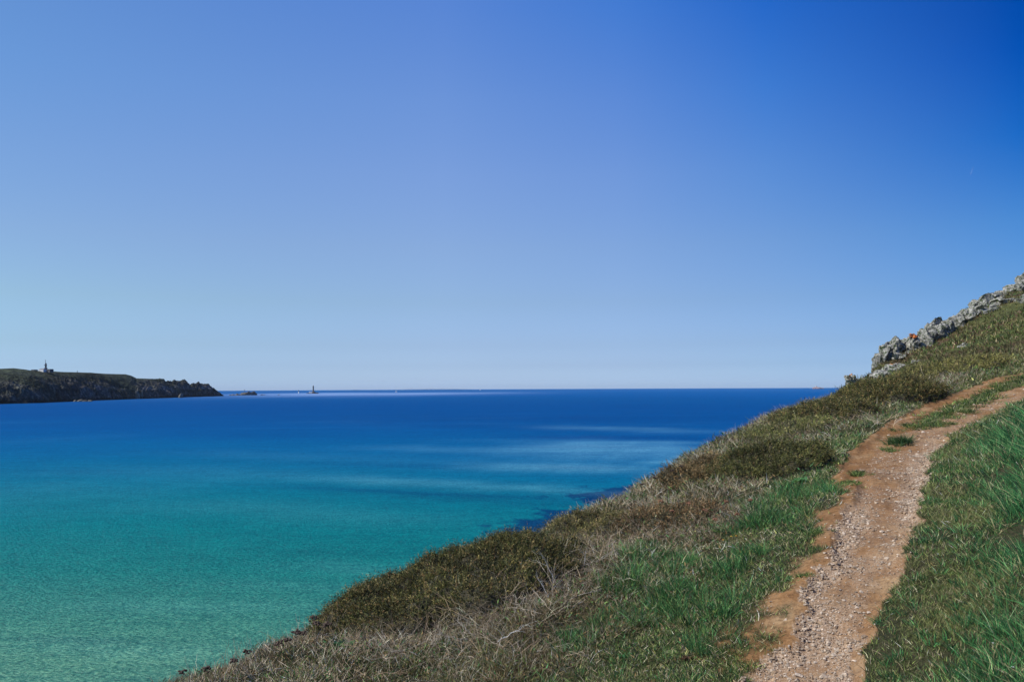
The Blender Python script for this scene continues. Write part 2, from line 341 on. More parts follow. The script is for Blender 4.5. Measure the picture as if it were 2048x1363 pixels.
# ------------------------------------------------------------------ sea, following the curve of the earth
def sea_depth(px, py):
    d = ray(px, py); h = d[2]; k = math.hypot(d[0], 1)
    # EYE + h*t = -(t k)^2 / 2R
    a = k * k / (2 * REARTH); disc = h * h - 4 * a * EYE
    if disc < 0: return math.sqrt(EYE / a)
    return (-h - math.sqrt(disc)) / (2 * a)
def seaz(x, y): return -(x * x + y * y) / (2 * REARTH)
def seapt(px, py):
    t = sea_depth(px, py); p = at(px, py, t); p[2] = seaz(p[0], p[1]); return p
def srgb(c): c = np.asarray(c, float) / 255; return np.where(c <= .04045, c / 12.92, ((c + .055) / 1.055) ** 2.4)
sth = np.radians(np.linspace(-75, 75, 900)); srr = np.exp(np.linspace(math.log(12), math.log(26000), 1100))
STH, SRR = np.meshgrid(sth, srr); SX, SY = SRR * np.sin(STH), SRR * np.cos(STH)
STOPS = [(40,(78,126,108)),(58,(66,124,106)),(70,(48,118,106)),(85,(18,110,107)),(110,(0,107,114)),(145,(0,105,123)),(185,(0,101,132)),(240,(0,94,138)),(310,(0,87,139)),(420,(0,80,137)),(600,(0,74,133)),(950,(0,72,132)),(1600,(0,77,135)),(2400,(0,80,142)),(5000,(8,86,146)),(20000,(14,90,150))]
lr = np.log(SRR); warp = lr + .10 * fbm(SX * .004, SY * .009, 4, 81) + .55 * np.sin(STH)
C = np.stack([np.interp(warp, np.log([s for s, _ in STOPS]), [srgb(c)[k] for _, c in STOPS]) for k in range(3)], -1)
SPX, SPY = proj(SX, SY, seaz(SX, SY))
def streak(x0, y0, x1, y1, wpx, amt):
    """a slick of calmer or rougher water lying between two points of the sea"""
    a = seapt(x0, y0); b = seapt(x1, y1); a2 = seapt((x0 + x1) / 2, (y0 + y1) / 2 - wpx / 2)
    mid = (a + b) / 2; ang = math.atan2(b[1] - a[1], b[0] - a[0]); ln = np.linalg.norm((b - a)[:2]) / 2
    wd = abs(seapt((x0 + x1) / 2, (y0 + y1) / 2 + wpx / 2)[1] - a2[1]) * .55
    u = (SX - mid[0]) * math.cos(ang) + (SY - mid[1]) * math.sin(ang); v = -(SX - mid[0]) * math.sin(ang) + (SY - mid[1]) * math.cos(ang)
    v = v + fbm(u / ln * 3 + x0, v * 0, 3, int(y0)) * wd * .5
    return amt * np.exp(-np.abs(u / ln) ** 3 * 1.2) * np.exp(-(v / wd) ** 2)
SL = 0
for s in [(1080,852,1480,866,8,.45),(1150,884,1500,884,5,.5),(1020,897,1480,906,27,1.25),(700,895,1250,905,12,.35),(1270,925,1420,922,6,.6),(950,928,1340,942,16,.7),(620,952,1180,982,14,.5),(1000,975,1300,990,9,.4),(100,935,700,950,22,.12),(300,900,1000,925,14,.12),
          (200,1000,900,1040,30,.12),(550,1130,1000,1150,24,.22),(100,1210,700,1215,26,.18),(400,1165,900,1180,18,.15),(0,1290,500,1310,30,.15)]:
    SL = SL + streak(*s)
DK = 0
for s in [(1000,872,1480,876,9,.7),(1050,893,1300,893,6,.5),(500,835,1500,840,14,.3),(1050,932,1250,936,7,.6),(620,925,1000,936,8,.3),(560,972,1180,1001,8,1.0),(780,992,1200,1012,9,.5),(0,940,300,945,8,.3),(300,868,700,872,10,.3),(800,850,1200,858,9,.3),(0,1275,330,1285,10,.35),(500,1100,900,1110,16,.15)]:
    DK = DK + streak(*s)
wisp = fbm(SX * .02 / 2.2, SY * .05 / 2.2, 5, 91, .6)
mid = sstep(90, 180, SRR) * sstep(900, 400, SRR)
SL = np.clip(SL * (1 + 1.0 * wisp) + np.clip(wisp - .15, 0, 1) * .22 * mid, 0, 1)
DK = np.clip(DK * (1 + .6 * wisp) + np.clip(-wisp - .1, 0, 1) * .3 * mid, 0, 1)
# reef and weed close under the slope
REEF = 0
for cx, cy, wx, wy, a in [(1170,1048,130,18,1.2),(1240,990,110,14,.9),(1300,975,70,10,.9),(1130,1025,60,8,.5),(1360,950,60,8,.6),(1090,1060,70,10,.5),(1200,1010,60,7,.5)]:
    c0 = seapt(cx, cy); sxm = abs(seapt(cx + wx, cy)[0] - c0[0]); sym = abs(seapt(cx, cy - wy)[1] - c0[1])
    REEF = REEF + a * np.exp(-((SX - c0[0]) / sxm) ** 2 - ((SY - c0[1]) / sym) ** 2)
REEF = sstep(.25, .62, REEF + 1.0 * fbm(SX * .2, SY * .14, 6, 95, .7)) * (REEF > .05)
C = C * (1 - REEF[..., None] * .8) + srgb((0, 38, 92)) * REEF[..., None] * .8
C = C * (1 - .45 * DK[..., None] * np.array([1, .85, .45]))
C = C + SL[..., None] * np.array([.045, .105, .10]) * 1.3
# shoal with broken water by the skerries, and the pale line of the far current
def pale(x0, x1, y0, y1, a): return a * sstep(x0 - 40, x0 + 20, SPX) * sstep(x1 + 60, x1 - 40, SPX) * sstep(y0 - 1, y0 + .6, SPY) * sstep(y1 + 1, y1 - .6, SPY)
tilt = (SPX - 640) * -.0048
P1 = streak(440, 788, 1020, 785.5, 4.5, 1.0)
C = C * (1 - .75 * P1[..., None]) + srgb((140, 176, 222)) * .8 * P1[..., None] * .75
def mat_sea():
    m, n, l, b = mat_new('sea_water'); P = geocoord(n)
    a = n.new('ShaderNodeAttribute'); a.attribute_name = 'tint'
    def wav(sx_, sy_, det):
        mp = n.new('ShaderNodeMapping'); mp.inputs['Scale'].default_value = (sx_, sy_, 1); mp.inputs['Rotation'].default_value = (0, 0, .12); l.new(P, mp.inputs[0])
        return noise_node(n, l, 1, det, .6, mp.outputs[0])
    w1 = wav(2.0, 3.6, 3); w2 = wav(.55, 1.0, 4); w3 = wav(.10, .24, 4); w4 = wav(.012, .02, 4)
    def addm(x, y, kx, ky):
        q = n.new('ShaderNodeMath'); q.operation = 'MULTIPLY'; l.new(x, q.inputs[0]); q.inputs[1].default_value = kx
        r = n.new('ShaderNodeMath'); r.operation = 'MULTIPLY_ADD'; l.new(y, r.inputs[0]); r.inputs[1].default_value = ky; l.new(q.outputs[0], r.inputs[2]); return r.outputs[0]
    s = addm(w1.outputs[0], w2.outputs[0], .52, .28); s2 = addm(w3.outputs[0], w4.outputs[0], .13, .07)
    s3 = n.new('ShaderNodeMath'); s3.operation = 'ADD'; l.new(s, s3.inputs[0]); l.new(s2, s3.inputs[1])
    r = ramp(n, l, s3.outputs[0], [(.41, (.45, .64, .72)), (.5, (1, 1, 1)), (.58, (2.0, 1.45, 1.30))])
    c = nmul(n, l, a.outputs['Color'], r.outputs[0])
    l.new(c, b.inputs['Base Color']); b.inputs['Roughness'].default_value = .35; b.inputs['IOR'].default_value = 1.33; b.inputs['Specular IOR Level'].default_value = 0
    bmp = bump(n, l, s, 1, 1.0, b); bmp.inputs['Distance'].default_value = .6
    gl = n.new('ShaderNodeBsdfGlossy'); gl.inputs['Roughness'].default_value = .3; gl.inputs[0].default_value = (1, 1, 1, 1)
    l.new(bmp.outputs[0], gl.inputs['Normal'])
    mx = n.new('ShaderNodeMixShader'); mx.inputs[0].default_value = .018; l.new(b.outputs[0], mx.inputs[1]); l.new(gl.outputs[0], mx.inputs[2]); l.new(mx.outputs[0], n['Material Output'].inputs[0])
    return m
SEAK = 1.0
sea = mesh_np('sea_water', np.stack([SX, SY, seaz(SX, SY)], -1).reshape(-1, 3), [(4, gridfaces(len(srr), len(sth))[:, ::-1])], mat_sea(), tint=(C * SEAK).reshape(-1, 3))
tag(sea, kind='structure')

# ------------------------------------------------------------------ rocks
import bmesh
def ico(sub):
    bm = bmesh.new(); bmesh.ops.create_icosphere(bm, subdivisions=sub, radius=1); V = np.array([v.co[:] for v in bm.verts]); F = np.array([[v.index for v in f.verts] for f in bm.faces]); bm.free(); return V, F
ICO = {k: ico(k) for k in (1, 2, 3, 4, 5)}
def block(size, seed, sub=4, cuts=9, depth=(.45, .85), rough=.05):
    r = np.random.default_rng(seed); V, F = ICO[sub]; V = V.copy()
    if sub >= 3: V = np.sign(V) * np.abs(V) ** .62 / 1.08
    for _ in range(cuts):
        n = r.normal(size=3); n /= np.linalg.norm(n); d = r.uniform(*depth); e = V @ n - d
        V -= np.maximum(e, 0)[:, None] * n * .97
    if rough:
        U = V / (np.linalg.norm(V, axis=1, keepdims=True) + 1e-9)
        k = fbm(V[:, 0] * 3 + V[:, 2] * 2.3, V[:, 1] * 3 - V[:, 2] * 1.9, 4, seed % 97) * rough
        V += U * k[:, None]
    return V * np.array(size), F
def rotm(r, tilt=math.pi):
    a = r.uniform(0, 2 * math.pi); t = r.uniform(-tilt, tilt); q = r.uniform(-tilt, tilt)
    return np.array(Matrix.Rotation(a, 3, 'Z') @ Matrix.Rotation(t, 3, 'X') @ Matrix.Rotation(q, 3, 'Y'))
def join(parts):
    V = []; F = []; o = 0
    for v, f in parts: V.append(v); F.append(f + o); o += len(v)
    return np.concatenate(V), np.concatenate(F)
M_OUTCROP = mat_rock('outcrop_rock', 1.3, [(.11, .105, .085), (.34, .325, .28), (.54, .52, .46)], moss=(.06, .085, .03), mossf=.44, bdist=.5)
M_OUTLICH = mat_rock('outcrop_rock_with_lichen', .9, [(.11, .105, .085), (.34, .325, .28), (.54, .52, .46)], lichen=.10, lcol=(.55, .2, .05), moss=(.06, .085, .03), mossf=.44, bdist=.5)
M_LICHEN = mat_rock('orange_lichen_rock', 1.4, [(.38, .10, .03), (.5, .15, .04), (.42, .2, .1)], moss=(.25, .23, .2), mossf=.42, bdist=.3)
def outcrop(name, px0, py0, px1, py1, Yd, seed, label, n=9, mat=None, stretch=(1, 1, 1), tilt=.5, cat='rock', sub=4, sink=.25, line=None, rk=.6):
    """a mass of jointed blocks filling the box px0..px1, py0..py1 at depth Yd; line: blocks strung between the corners"""
    r = np.random.default_rng(seed); a = at(px0, py0, float(Yd)); b = at(px1, py1, float(Yd)); c = (a + b) / 2; hx = abs(b[0] - a[0]) / 2; hz = abs(b[2] - a[2]) / 2
    parts = []
    for i in range(n):
        if line is not None:
            t = (i + r.uniform(.1, .9)) / n; q = a + (b - a) * t; jit = r.normal(size=3) * np.array([.25, .8, .25]) * line; p = q + jit; s = line * r.uniform(.6, 1.25)
            sz = np.array([s, s, s]) * stretch
        else:
            p = c + np.array([r.uniform(-.62, .62) * hx, r.uniform(-.5, .5) * hx, r.uniform(-.7, .62) * hz]); s = r.uniform(.3, .6)
            sz = np.array([max(hx, .3) * s * 1.1, hx * s * 1.2, hz * s * 1.0]) * stretch
        V, F = block(sz, seed * 31 + i, sub, 11, (.42, .8), .16); V = V @ rotm(r, tilt).T + p - c; parts.append((V, F))
    V, F = join(parts)
    o = mesh_np(name, V, [(3, F)], mat or M_OUTCROP, smooth=False); o.location = c; tag(o, label, cat); return o
G_OC = None
outcrop('rock_outcrop', 1691, 747, 1714, 772, 112, 3, 'head-shaped grey rock stack with orange cap, alone at the seaward foot of the hill', n=11, mat=M_OUTLICH, cat='rock', stretch=(1.7, 1.3, 1.3))
outcrop('rock_outcrop', 1695, 756, 1715, 786, 112, 5, 'grey rock base jutting under the head-shaped stack above the sea', n=14, cat='rock', stretch=(1.5, 1.3, 1.5))
outcrop('rock_outcrop', 1732, 770, 1752, 756, 118, 6, 'low grey ledge in the dip between head-shaped stack and cliff', n=4, line=.6)
outcrop('rock_outcrop', 1753, 758, 1771, 704, 124, 7, 'steep grey cliff buttress at the seaward end of the ridge', n=20, line=1.0, stretch=(.8, 1, 1.7))
outcrop('rock_outcrop', 1773, 705, 1787, 690, 126, 8, 'dark pinnacle topping the seaward cliff buttress', n=7, line=1.05, stretch=(.9, 1, 1.5))
outcrop('rock_outcrop', 1786, 700, 1800, 690, 127, 9, 'pale boulder beside the dark pinnacle on the ridge', n=5, line=1.0)
outcrop('rock_outcrop', 1786, 717, 1806, 707, 122, 10, 'pale flat slab lying below the ridge boulder', n=3, line=.75, stretch=(1.8, 1, .5), tilt=.25)
outcrop('rock_outcrop', 1800, 688, 1816, 682, 128, 11, 'low pale ledge between pinnacle and lichen-topped block', n=5, line=.7)
outcrop('rock_outcrop', 1815, 712, 1842, 675, 126, 12, 'tall pale grey block under the orange lichen cap', n=16, stretch=(1.4, 1.1, 1.35))
o = outcrop('rock_outcrop', 1820, 676, 1833, 666, 125.5, 13, 'bright orange lichen-covered rock topping the pale block on the ridge', n=7, mat=M_LICHEN, stretch=(1.6, 1, 1.5))
outcrop('rock_outcrop', 1836, 684, 1868, 664, 128, 14, 'cracked grey cliff band right of the lichen-topped block', n=18, line=1.25, stretch=(.9, 1, 1.3))
outcrop('rock_outcrop', 1872, 676, 1886, 654, 129, 15, 'smooth grey wall in the middle of the ridge', n=10, line=1.45, stretch=(1.1, 1, 1.3))
outcrop('rock_outcrop', 1888, 668, 1922, 646, 131, 16, 'stepped grey crag right of the smooth wall on the ridge', n=16, line=1.2)
outcrop('rock_outcrop', 1902, 648, 1942, 626, 134, 17, 'rubbly pale crest with shrubs on top of the ridge', n=18, line=1.15)
outcrop('rock_outcrop', 1922, 646, 1962, 620, 132, 18, 'broad pale scree-like slab band below the ridge knob', n=18, line=1.1, stretch=(1.6, 1, .7), tilt=.4)
outcrop('rock_outcrop', 1946, 618, 1964, 598, 138, 19, 'dark rounded knob standing up from the ridge', n=8, line=1.35)
outcrop('rock_outcrop', 1966, 618, 2002, 592, 137, 20, 'long pale slanting slab right of the ridge knob', n=14, line=1.15, stretch=(1.7, 1, .6), tilt=.4)
outcrop('rock_outcrop', 1970, 630, 2020, 602, 132, 21, 'lower pale slanting slab under the upper ridge slabs', n=15, line=.95, stretch=(1.8, 1, .55), tilt=.4)
outcrop('rock_outcrop', 2008, 596, 2060, 566, 142, 22, 'highest pale slab at the right edge of the photo', n=15, line=1.4, stretch=(1.7, 1, .7), tilt=.4)
outcrop('rock_outcrop', 2040, 566, 2062, 552, 145, 23, 'topmost crag cut by the right edge of the photo', n=6, line=1.3)
outcrop('rock_outcrop', 2036, 612, 2060, 598, 128, 24, 'pale boulder patch on the slope at the right edge, below the slabs', n=6, line=1.1)
for i, (px_, py_, s_, lb, mt) in enumerate([(1812,706,.8,'small pale boulder left of the foot of the lichen-topped block',None),(1806,714,.9,'pale pointed boulder on grass below the lichen-topped block',None),
    (1784,740,1.5,'orange-spotted boulder heap low on the seaward slope',M_OUTLICH),(1794,733,1.1,'bright orange-stained boulder low on the seaward slope',M_OUTLICH),(1772,752,1.3,'lowest pale boulder of the seaward slope',None),(1805,735,1.0,'grey boulder right of the orange-stained boulder',None),
    (1835,725,.8,'lone pale boulder halfway up the grass of the seaward slope',None),(1730,760,.9,'small pale rock beside the head-shaped stack',None),(1925,694,.9,'grey-white slanting stone in the ochre scar of the slope',None)]):
    p = hit(px_, py_); r = np.random.default_rng(500 + i); parts = []
    for j in range(5):
        V, F = block(np.array([1.3, 1, .8]) * s_ * .62 * r.uniform(.6, 1.1), 700 + i * 9 + j, 3); parts.append((V @ rotm(r, .4).T + r.normal(size=3) * np.array([.8, .5, .2]) * s_ * .6, F))
    V, F = join(parts); o = mesh_np('boulder', V, [(3, F)], mt or M_OUTCROP, smooth=False); o.location = p; tag(o, lb, 'rock')

# ------------------------------------------------------------------ vegetation
def blades(P, D, Ln, Wd, bend, tint, side=None):
    n = len(P); r = rng
    if side is None: side = np.cross(D, r.normal(size=(n, 3)))
    side = side / (np.linalg.norm(side, axis=1, keepdims=True) + 1e-9) * (Wd[:, None] / 2)
    mid = P + D * (Ln * .5)[:, None] + bend * .25; tip = P + D * Ln[:, None] * .96 + bend
    V = np.stack([P - side, P + side, mid + side * .85, mid - side * .85, tip], 1).reshape(-1, 3)
    i = np.arange(n)[:, None] * 5
    q = i + np.array([0, 1, 2, 3]); t = i + np.array([3, 2, 4])
    return V, q, t, np.repeat(tint, 5, 0)
def build_blades(name, sets, mat, parent=None):
    Vs, Q, T, C_ = [], [], [], []; o = 0
    for V, q, t, c in sets: Vs.append(V); Q.append(q + o); T.append(t + o); C_.append(c); o += len(V)
    return mesh_np(name, np.concatenate(Vs), [(4, np.concatenate(Q)), (3, np.concatenate(T))], mat, tint=np.concatenate(C_), smooth=False, parent=parent)
def sample_ground(n, r0=2.2, r1=60, t0=-38, t1=46):
    r = np.exp(rng.uniform(math.log(r0), math.log(r1), n)); t = np.radians(rng.uniform(t0, t1, n))
    x, y = r * np.sin(t), r * np.cos(t); return x, y, r
def dirs(n, lean, bias=(0, 0, 0)):
    d = rng.normal(size=(n, 3)) * np.array([lean, lean, 0]) + np.array([0, 0, 1]) + np.array(bias); return d / np.linalg.norm(d, axis=1, keepdims=True)
def palette(n, cols, wts, var=.42, x=None, y=None):
    c = np.array(cols)[rng.choice(len(cols), n, p=np.array(wts) / sum(wts))] * np.exp(rng.normal(size=(n, 1)) * var); return np.clip(c, 0, .9)
GREEN = [(.065, .13, .033), (.13, .19, .05), (.26, .34, .09), (.016, .05, .02), (.52, .44, .24)]
TEAL = [(.03, .14, .045), (.065, .22, .065), (.18, .40, .13), (.01, .045, .02), (.55, .46, .24)]
STRAW = [(.52, .42, .27), (.36, .27, .16), (.68, .58, .44), (.12, .08, .04), (.08, .15, .04)]
OLIVE = [(.13, .12, .03), (.075, .085, .022), (.28, .22, .075), (.03, .036, .013), (.28, .17, .07)]

def green_zone(mL, x, y): return sstep(1.9, 1.0, mL + 1.5 * fbm(x * .9, y * .9, 4, 61, .6))
# short turf
def scale_r(r): return np.maximum(1, (r / 7.5)) ** .75
x, y, r = sample_ground(1700000, 3.2, 48, -33, 41)
s = edge_dist(x, y); ok = s < 2.5; x, y, r, s = x[ok], y[ok], r[ok], s[ok]
z = height(x, y); px, py, mL, mR, main, tr, bare, grav = zones(x, y, z)
left = mR < 0
gz = np.where(mR > 0, 1.0, green_zone(mL, x, y))
pt = np.where(mR > 0, sstep(1.0, .6, mR) * .85 + .15, gz)
patch = .70 + 1.0 * fbm(x * 1.9, y * 1.9, 4, 17)
keep = (rng.random(len(x)) < pt * np.clip(patch, .1, 1)) & (rng.random(len(x)) < np.clip(1 - bare * 1.02, 0, 1) ** 1.3)
strip = (rng.random(len(x)) < .9)
keep &= strip
x1, y1, z1, r1, mR1 = x[keep], y[keep], z[keep], r[keep], mR[keep]; n = len(x1)
k = scale_r(r1); L_ = rng.uniform(.025, .07, n) * k; W_ = rng.uniform(.0028, .0052, n) * k
D = dirs(n, .75); B = rng.normal(size=(n, 3)) * np.array([1, 1, .15]) * (L_ * .3)[:, None]
tn = palette(n, GREEN, [3, 3, 2.4, 4, 1.9]); yl = sstep(.05, .5, fbm(x1 * 1.1 + 7, y1 * 1.1, 3, 77))[:, None]; tn = tn * (1 - yl * .5) + np.array([.27, .25, .09]) * yl * .5
grass_short = build_blades('short_grass', [blades(np.stack([x1, y1, z1 - .004], -1), D, L_, W_, B, tn)], M_GRASS)
tag(grass_short, 'short trodden green turf along both sides of the path', 'grass', kind='stuff')
# straw and litter on the slope
pd = np.where(mR > 0, .10 + .3 * sstep(.0, .5, fbm(x * 2.3, y * 2.3, 3, 23)) * sstep(1.3, .7, mR), (1 - gz) * .95 + .26) * sstep(2.4, -.3, s)
keep = (rng.random(len(x)) < .62 * pd * np.clip(.7 + .5 * fbm(x * .9, y * .9, 3, 37), .15, 1)) & (bare < .5)
x2, y2, z2, r2, g2 = x[keep], y[keep], z[keep], r[keep], gz[keep]; n = len(x2)
k = scale_r(r2); L_ = rng.uniform(.05, .17, n) * k * (1 - .5 * g2); W_ = rng.uniform(.0026, .0056, n) * k
D = dirs(n, 1.1); B = rng.normal(size=(n, 3)) * np.array([1, 1, .4]) * (L_ * .25)[:, None]
tn = palette(n, STRAW, [4, 3, 3.4, 3.6, 3]); pk = sstep(0, .5, fbm(x2 * .5, y2 * .5, 3, 47))[:, None]
tn = tn * (1 - pk * .55) + palette(n, OLIVE, [3, 3, 2, 2, 1]) * pk * .55
br = sstep(.0, .45, fbm(x2 * .37 + 5, y2 * .37, 3, 49))[:, None]; tn = tn * (1 - br * .45) + np.array([.1, .06, .035]) * br * .45
dry = build_blades('dry_grass', [blades(np.stack([x2, y2, z2 - .004], -1), D, L_, W_, B, tn)], M_STRAW)
tag(dry, 'dry straw-coloured grass and litter covering the seaward slope', 'dry grass', kind='stuff')
# dark low leafy undergrowth among the straw
x, y, r = sample_ground(260000, 3.5, 60); s = edge_dist(x, y); ok = s < 2.5; x, y, r, s = x[ok], y[ok], r[ok], s[ok]
z = height(x, y); px, py, mL, mR, main, tr, bare, grav = zones(x, y, z)
keep = (mR < 0) & (bare < .2) & (rng.random(len(x)) < (1 - .75 * green_zone(mL, x, y)) * np.clip(.5 + 1.1 * fbm(x * .7 + 9, y * .7, 3, 87), .05, 1))
x3, y3, z3, r3 = x[keep], y[keep], z[keep], r[keep]; n = len(x3); k = scale_r(r3)
L_ = rng.uniform(.02, .055, n) * k; W_ = rng.uniform(.006, .014, n) * k; D = dirs(n, 1.0); B = rng.normal(size=(n, 3)) * (L_ * .2)[:, None]
und = build_blades('undergrowth', [blades(np.stack([x3, y3, z3 + rng.uniform(0, .09, n) * k], -1), D, L_, W_, B, palette(n, [(.09, .15, .035), (.06, .17, .05), (.18, .18, .05), (.04, .045, .02), (.18, .11, .045)], [3, 2, 2, 3, 2]))], M_GORSE)
tag(und, 'low leafy undergrowth between the dry grasses of the slope', 'undergrowth', kind='stuff')
# tall grass in tufts
def tufts(cx, cy, cz, nb, Lr, spread, pal, wts, kk, lean=.38, var=.25, bias=None):
    n = len(cx) * nb; i = np.repeat(np.arange(len(cx)), nb); k = kk[i]
    a = rng.uniform(0, 2 * np.pi, n); q = np.sqrt(rng.random(n)) * spread * k
    P = np.stack([cx[i] + np.cos(a) * q, cy[i] + np.sin(a) * q, cz[i] - .01], -1)
    L_ = rng.uniform(*Lr, n) * k * np.exp(rng.normal(size=len(cx)) * .2)[i]; W_ = rng.uniform(.0028, .005, n) * k
    D = np.stack([np.cos(a), np.sin(a), np.zeros(n)], -1) * rng.uniform(0, lean * 1.6, n)[:, None] + rng.normal(size=(n, 3)) * np.array([.13, .13, 0]) + np.array([0, 0, 1])
    if bias is not None: D = D + np.array(bias)
    D /= np.linalg.norm(D, axis=1, keepdims=True)
    B = (np.stack([D[:, 0], D[:, 1], np.zeros(n)], -1) * 1.0 + np.array([0, 0, -.22])) * (L_ * rng.uniform(.2, .9, n))[:, None]
    ct = np.exp(rng.normal(size=(len(cx), 1)) * .32)[i]
    return blades(P, D, L_, W_, B, np.clip(palette(n, pal, wts, var) * ct, 0, .9))
x, y, r = sample_ground(42000, 3, 45, 8, 48)
z = height(x, y); px, py, mL, mR, main, tr, bare, grav = zones(x, y, z)
keep = (mR > .45 + .35 * fbm(x * 1.2, y * 1.2, 3, 14)) & (bare < .3) & (rng.random(len(x)) < .2 + .8 * sstep(.5, 1.1, mR)) & (rng.random(len(x)) < .45 * np.clip(.8 + 1.2 * fbm(x * 2.5, y * 2.5, 3, 29), .2, 1.6))
x4, y4, z4, r4, m4 = x[keep], y[keep], z[keep], r[keep], mR[keep]
tall = [tufts(x4, y4, z4, 26, (.08, .23), .045, TEAL, [3, 3, 2.4, 4, 1.0], scale_r(r4) * (.65 + .6 * sstep(.5, 1.5, m4)), .6)]
kp = (mR > .04) & (mR <= .8) & (rng.random(len(x)) < .09)
tall.append(tufts(x[kp], y[kp], z[kp], 26, (.05, .10), .04, TEAL, [3, 2, 1, 3, .5], scale_r(r[kp]), .6))
x, y, r = sample_ground(9000, 3.5, 45, -34, 40)
z = height(x, y); px, py, mL, mR, main, tr, bare, grav = zones(x, y, z); s = edge_dist(x, y)
kp = (mR < 0) & (mL > .12) & (s < .5) & (bare < .3) & (rng.random(len(x)) < green_zone(mL, x, y) * .16 * (1 + fbm(x, y, 3, 19)) + .012)
tall.append(tufts(x[kp], y[kp], z[kp], 34, (.07, .2), .06, GREEN + TEAL, [3, 2, 1.5, 4, 1.2, 4, 3, 2, 4, 1.2], scale_r(r[kp]) * .85, .5))
lush = [(1300,1150,.34,1.2),(1360,1190,.3,1),(1240,1180,.28,1),(1410,1225,.3,1),(1480,1060,.3,1),(1550,1010,.4,1.2),(1600,985,.35,1.1),(1520,1040,.3,1.1),(1570,1040,.3,1),(1450,1150,.25,.9),(1330,1235,.22,.8),(1640,990,.25,.9),(1440,1290,.25,.7),(1240,1250,.25,.9),(1350,1130,.25,.9),(1285,1115,.25,1),(1150,1290,.2,.9),(1500,1110,.2,.8)]
for px_, py_, sp, kk in lush:
    p = hit(px_, py_); m = 16; a = rng.uniform(0, 6.28, m); q = np.sqrt(rng.random(m)) * sp; cx, cy = p[0] + np.cos(a) * q, p[1] + np.sin(a) * q * 1.3; cz = height(cx, cy)
    tall.append(tufts(cx, cy, cz, 38, (.12, .27), .06, TEAL + GREEN[:2], [3, 3, 2, 3, .3, 2, 2], np.full(m, kk * max(1, p[1] / 12)), .5))
x, y, r = sample_ground(30000, 4, 50, -34, 38); s = edge_dist(x, y); z = height(x, y); px, py, mL, mR, main, tr, bare, grav = zones(x, y, z)
kp = (mR < 0) & (s < .6) & (bare < .1) & (rng.random(len(x)) < (1 - green_zone(mL, x, y)) * np.clip(.12 + .9 * fbm(x * .8 + 4, y * .8, 3, 111), 0, .6))
SCR = [(.12, .12, .03), (.06, .08, .02), (.24, .2, .08), (.025, .03, .012), (.2, .12, .06), (.05, .14, .04)]
scrub = build_blades('low_scrub', [tufts(x[kp], y[kp], z[kp], 46, (.04, .12), .09, SCR, [3, 3, 2, 4, 2, 2], scale_r(r[kp]), .8, .4)], M_GORSE); tag(scrub, 'small dark scrubby clumps among the dry grass of the seaward slope', 'scrub', kind='stuff')
tg = build_blades('tall_grass', tall, M_GRASS); tag(tg, 'long deep green grass in tussocks right of the path and in its left verge', 'grass', kind='stuff')

# dead curved stems and brambles: thin three-sided tubes
def stems(P0, D, Ln, Rd, curl, tint, seg=5, droop=.35):
    n = len(P0); t = np.linspace(0, 1, seg + 1); ph = rng.uniform(0, 6.28, (n, 2)); side = rng.normal(size=(n, 3)); side /= np.linalg.norm(side, axis=1, keepdims=True)
    C_ = P0[:, None] + D[:, None] * (Ln[:, None, None] * t[None, :, None]); kink = rng.normal(size=(n, seg + 1, 3)) * .022 * Ln[:, None, None]; kink[:, 0] = 0
    C_ = C_ + side[:, None] * (curl[:, None] * Ln[:, None] * np.sin(t[None] * 2.4))[..., None] + kink + np.array([0, 0, -1.]) * (droop * Ln[:, None] * t[None] ** 2)[..., None]
    T = np.gradient(C_, axis=1); T /= np.linalg.norm(T, axis=2, keepdims=True); A = np.cross(T, rng.normal(size=(n, 1, 3)) * np.ones((n, seg + 1, 1))); A /= np.linalg.norm(A, axis=2, keepdims=True); Bv = np.cross(T, A)
    rad = Rd[:, None] * (1 - .7 * t[None])
    V = np.stack([C_ + (A * math.cos(q) + Bv * math.sin(q)) * rad[..., None] for q in (0, 2.094, 4.189)], 2)
    V = V.reshape(-1, 3); base = np.arange(n)[:, None, None] * (3 * (seg + 1)) + np.arange(seg)[None, :, None] * 3
    Q = np.concatenate([np.stack([base[..., 0] + a, base[..., 0] + b, base[..., 0] + 3 + b, base[..., 0] + 3 + a], -1).reshape(-1, 4) for a, b in ((0, 1), (1, 2), (2, 0))])
    return V, Q, np.repeat(tint, 3 * (seg + 1), 0)
def build_stems(name, sets, mat, parent=None):
    V = []; Q = []; C_ = []; o = 0
    for v, q, c in sets: V.append(v); Q.append(q + o); C_.append(c); o += len(v)
    return mesh_np(name, np.concatenate(V), [(4, np.concatenate(Q))], mat, tint=np.concatenate(C_), parent=parent)
def branchy(P0, D, Ln, Rd, curl, tint, seg=6):
    out = [stems(P0, D, Ln, Rd, curl * 0, tint, seg, .12)]
    for t, f in ((.3, .5), (.48, .42), (.66, .34), (.8, .22)):
        d2 = D + rng.normal(size=D.shape) * .55; d2 /= np.linalg.norm(d2, axis=1, keepdims=True)
        p = P0 + D * (Ln * t)[:, None] + np.array([0, 0, -1.]) * (.12 * Ln * t * t)[:, None]
        out.append(stems(p, d2, Ln * f, Rd * (1 - .7 * t), curl * 0, tint, 4, .1))
    return out
TWC = [(.52, .43, .32), (.42, .33, .23), (.60, .54, .46), (.28, .2, .13), (.5, .36, .22)]
x, y, r = sample_ground(30000, 4, 55, -36, 40); s = edge_dist(x, y); z = height(x, y); px, py, mL, mR, main, tr, bare, grav = zones(x, y, z)
kp = (s < 1.0) & (mR < 0) & (bare < .2) & (rng.random(len(x)) < (1 - green_zone(mL, x, y)) * np.clip(.35 + .9 * fbm(x * .55 + 2, y * .55, 3, 27), .04, 1))
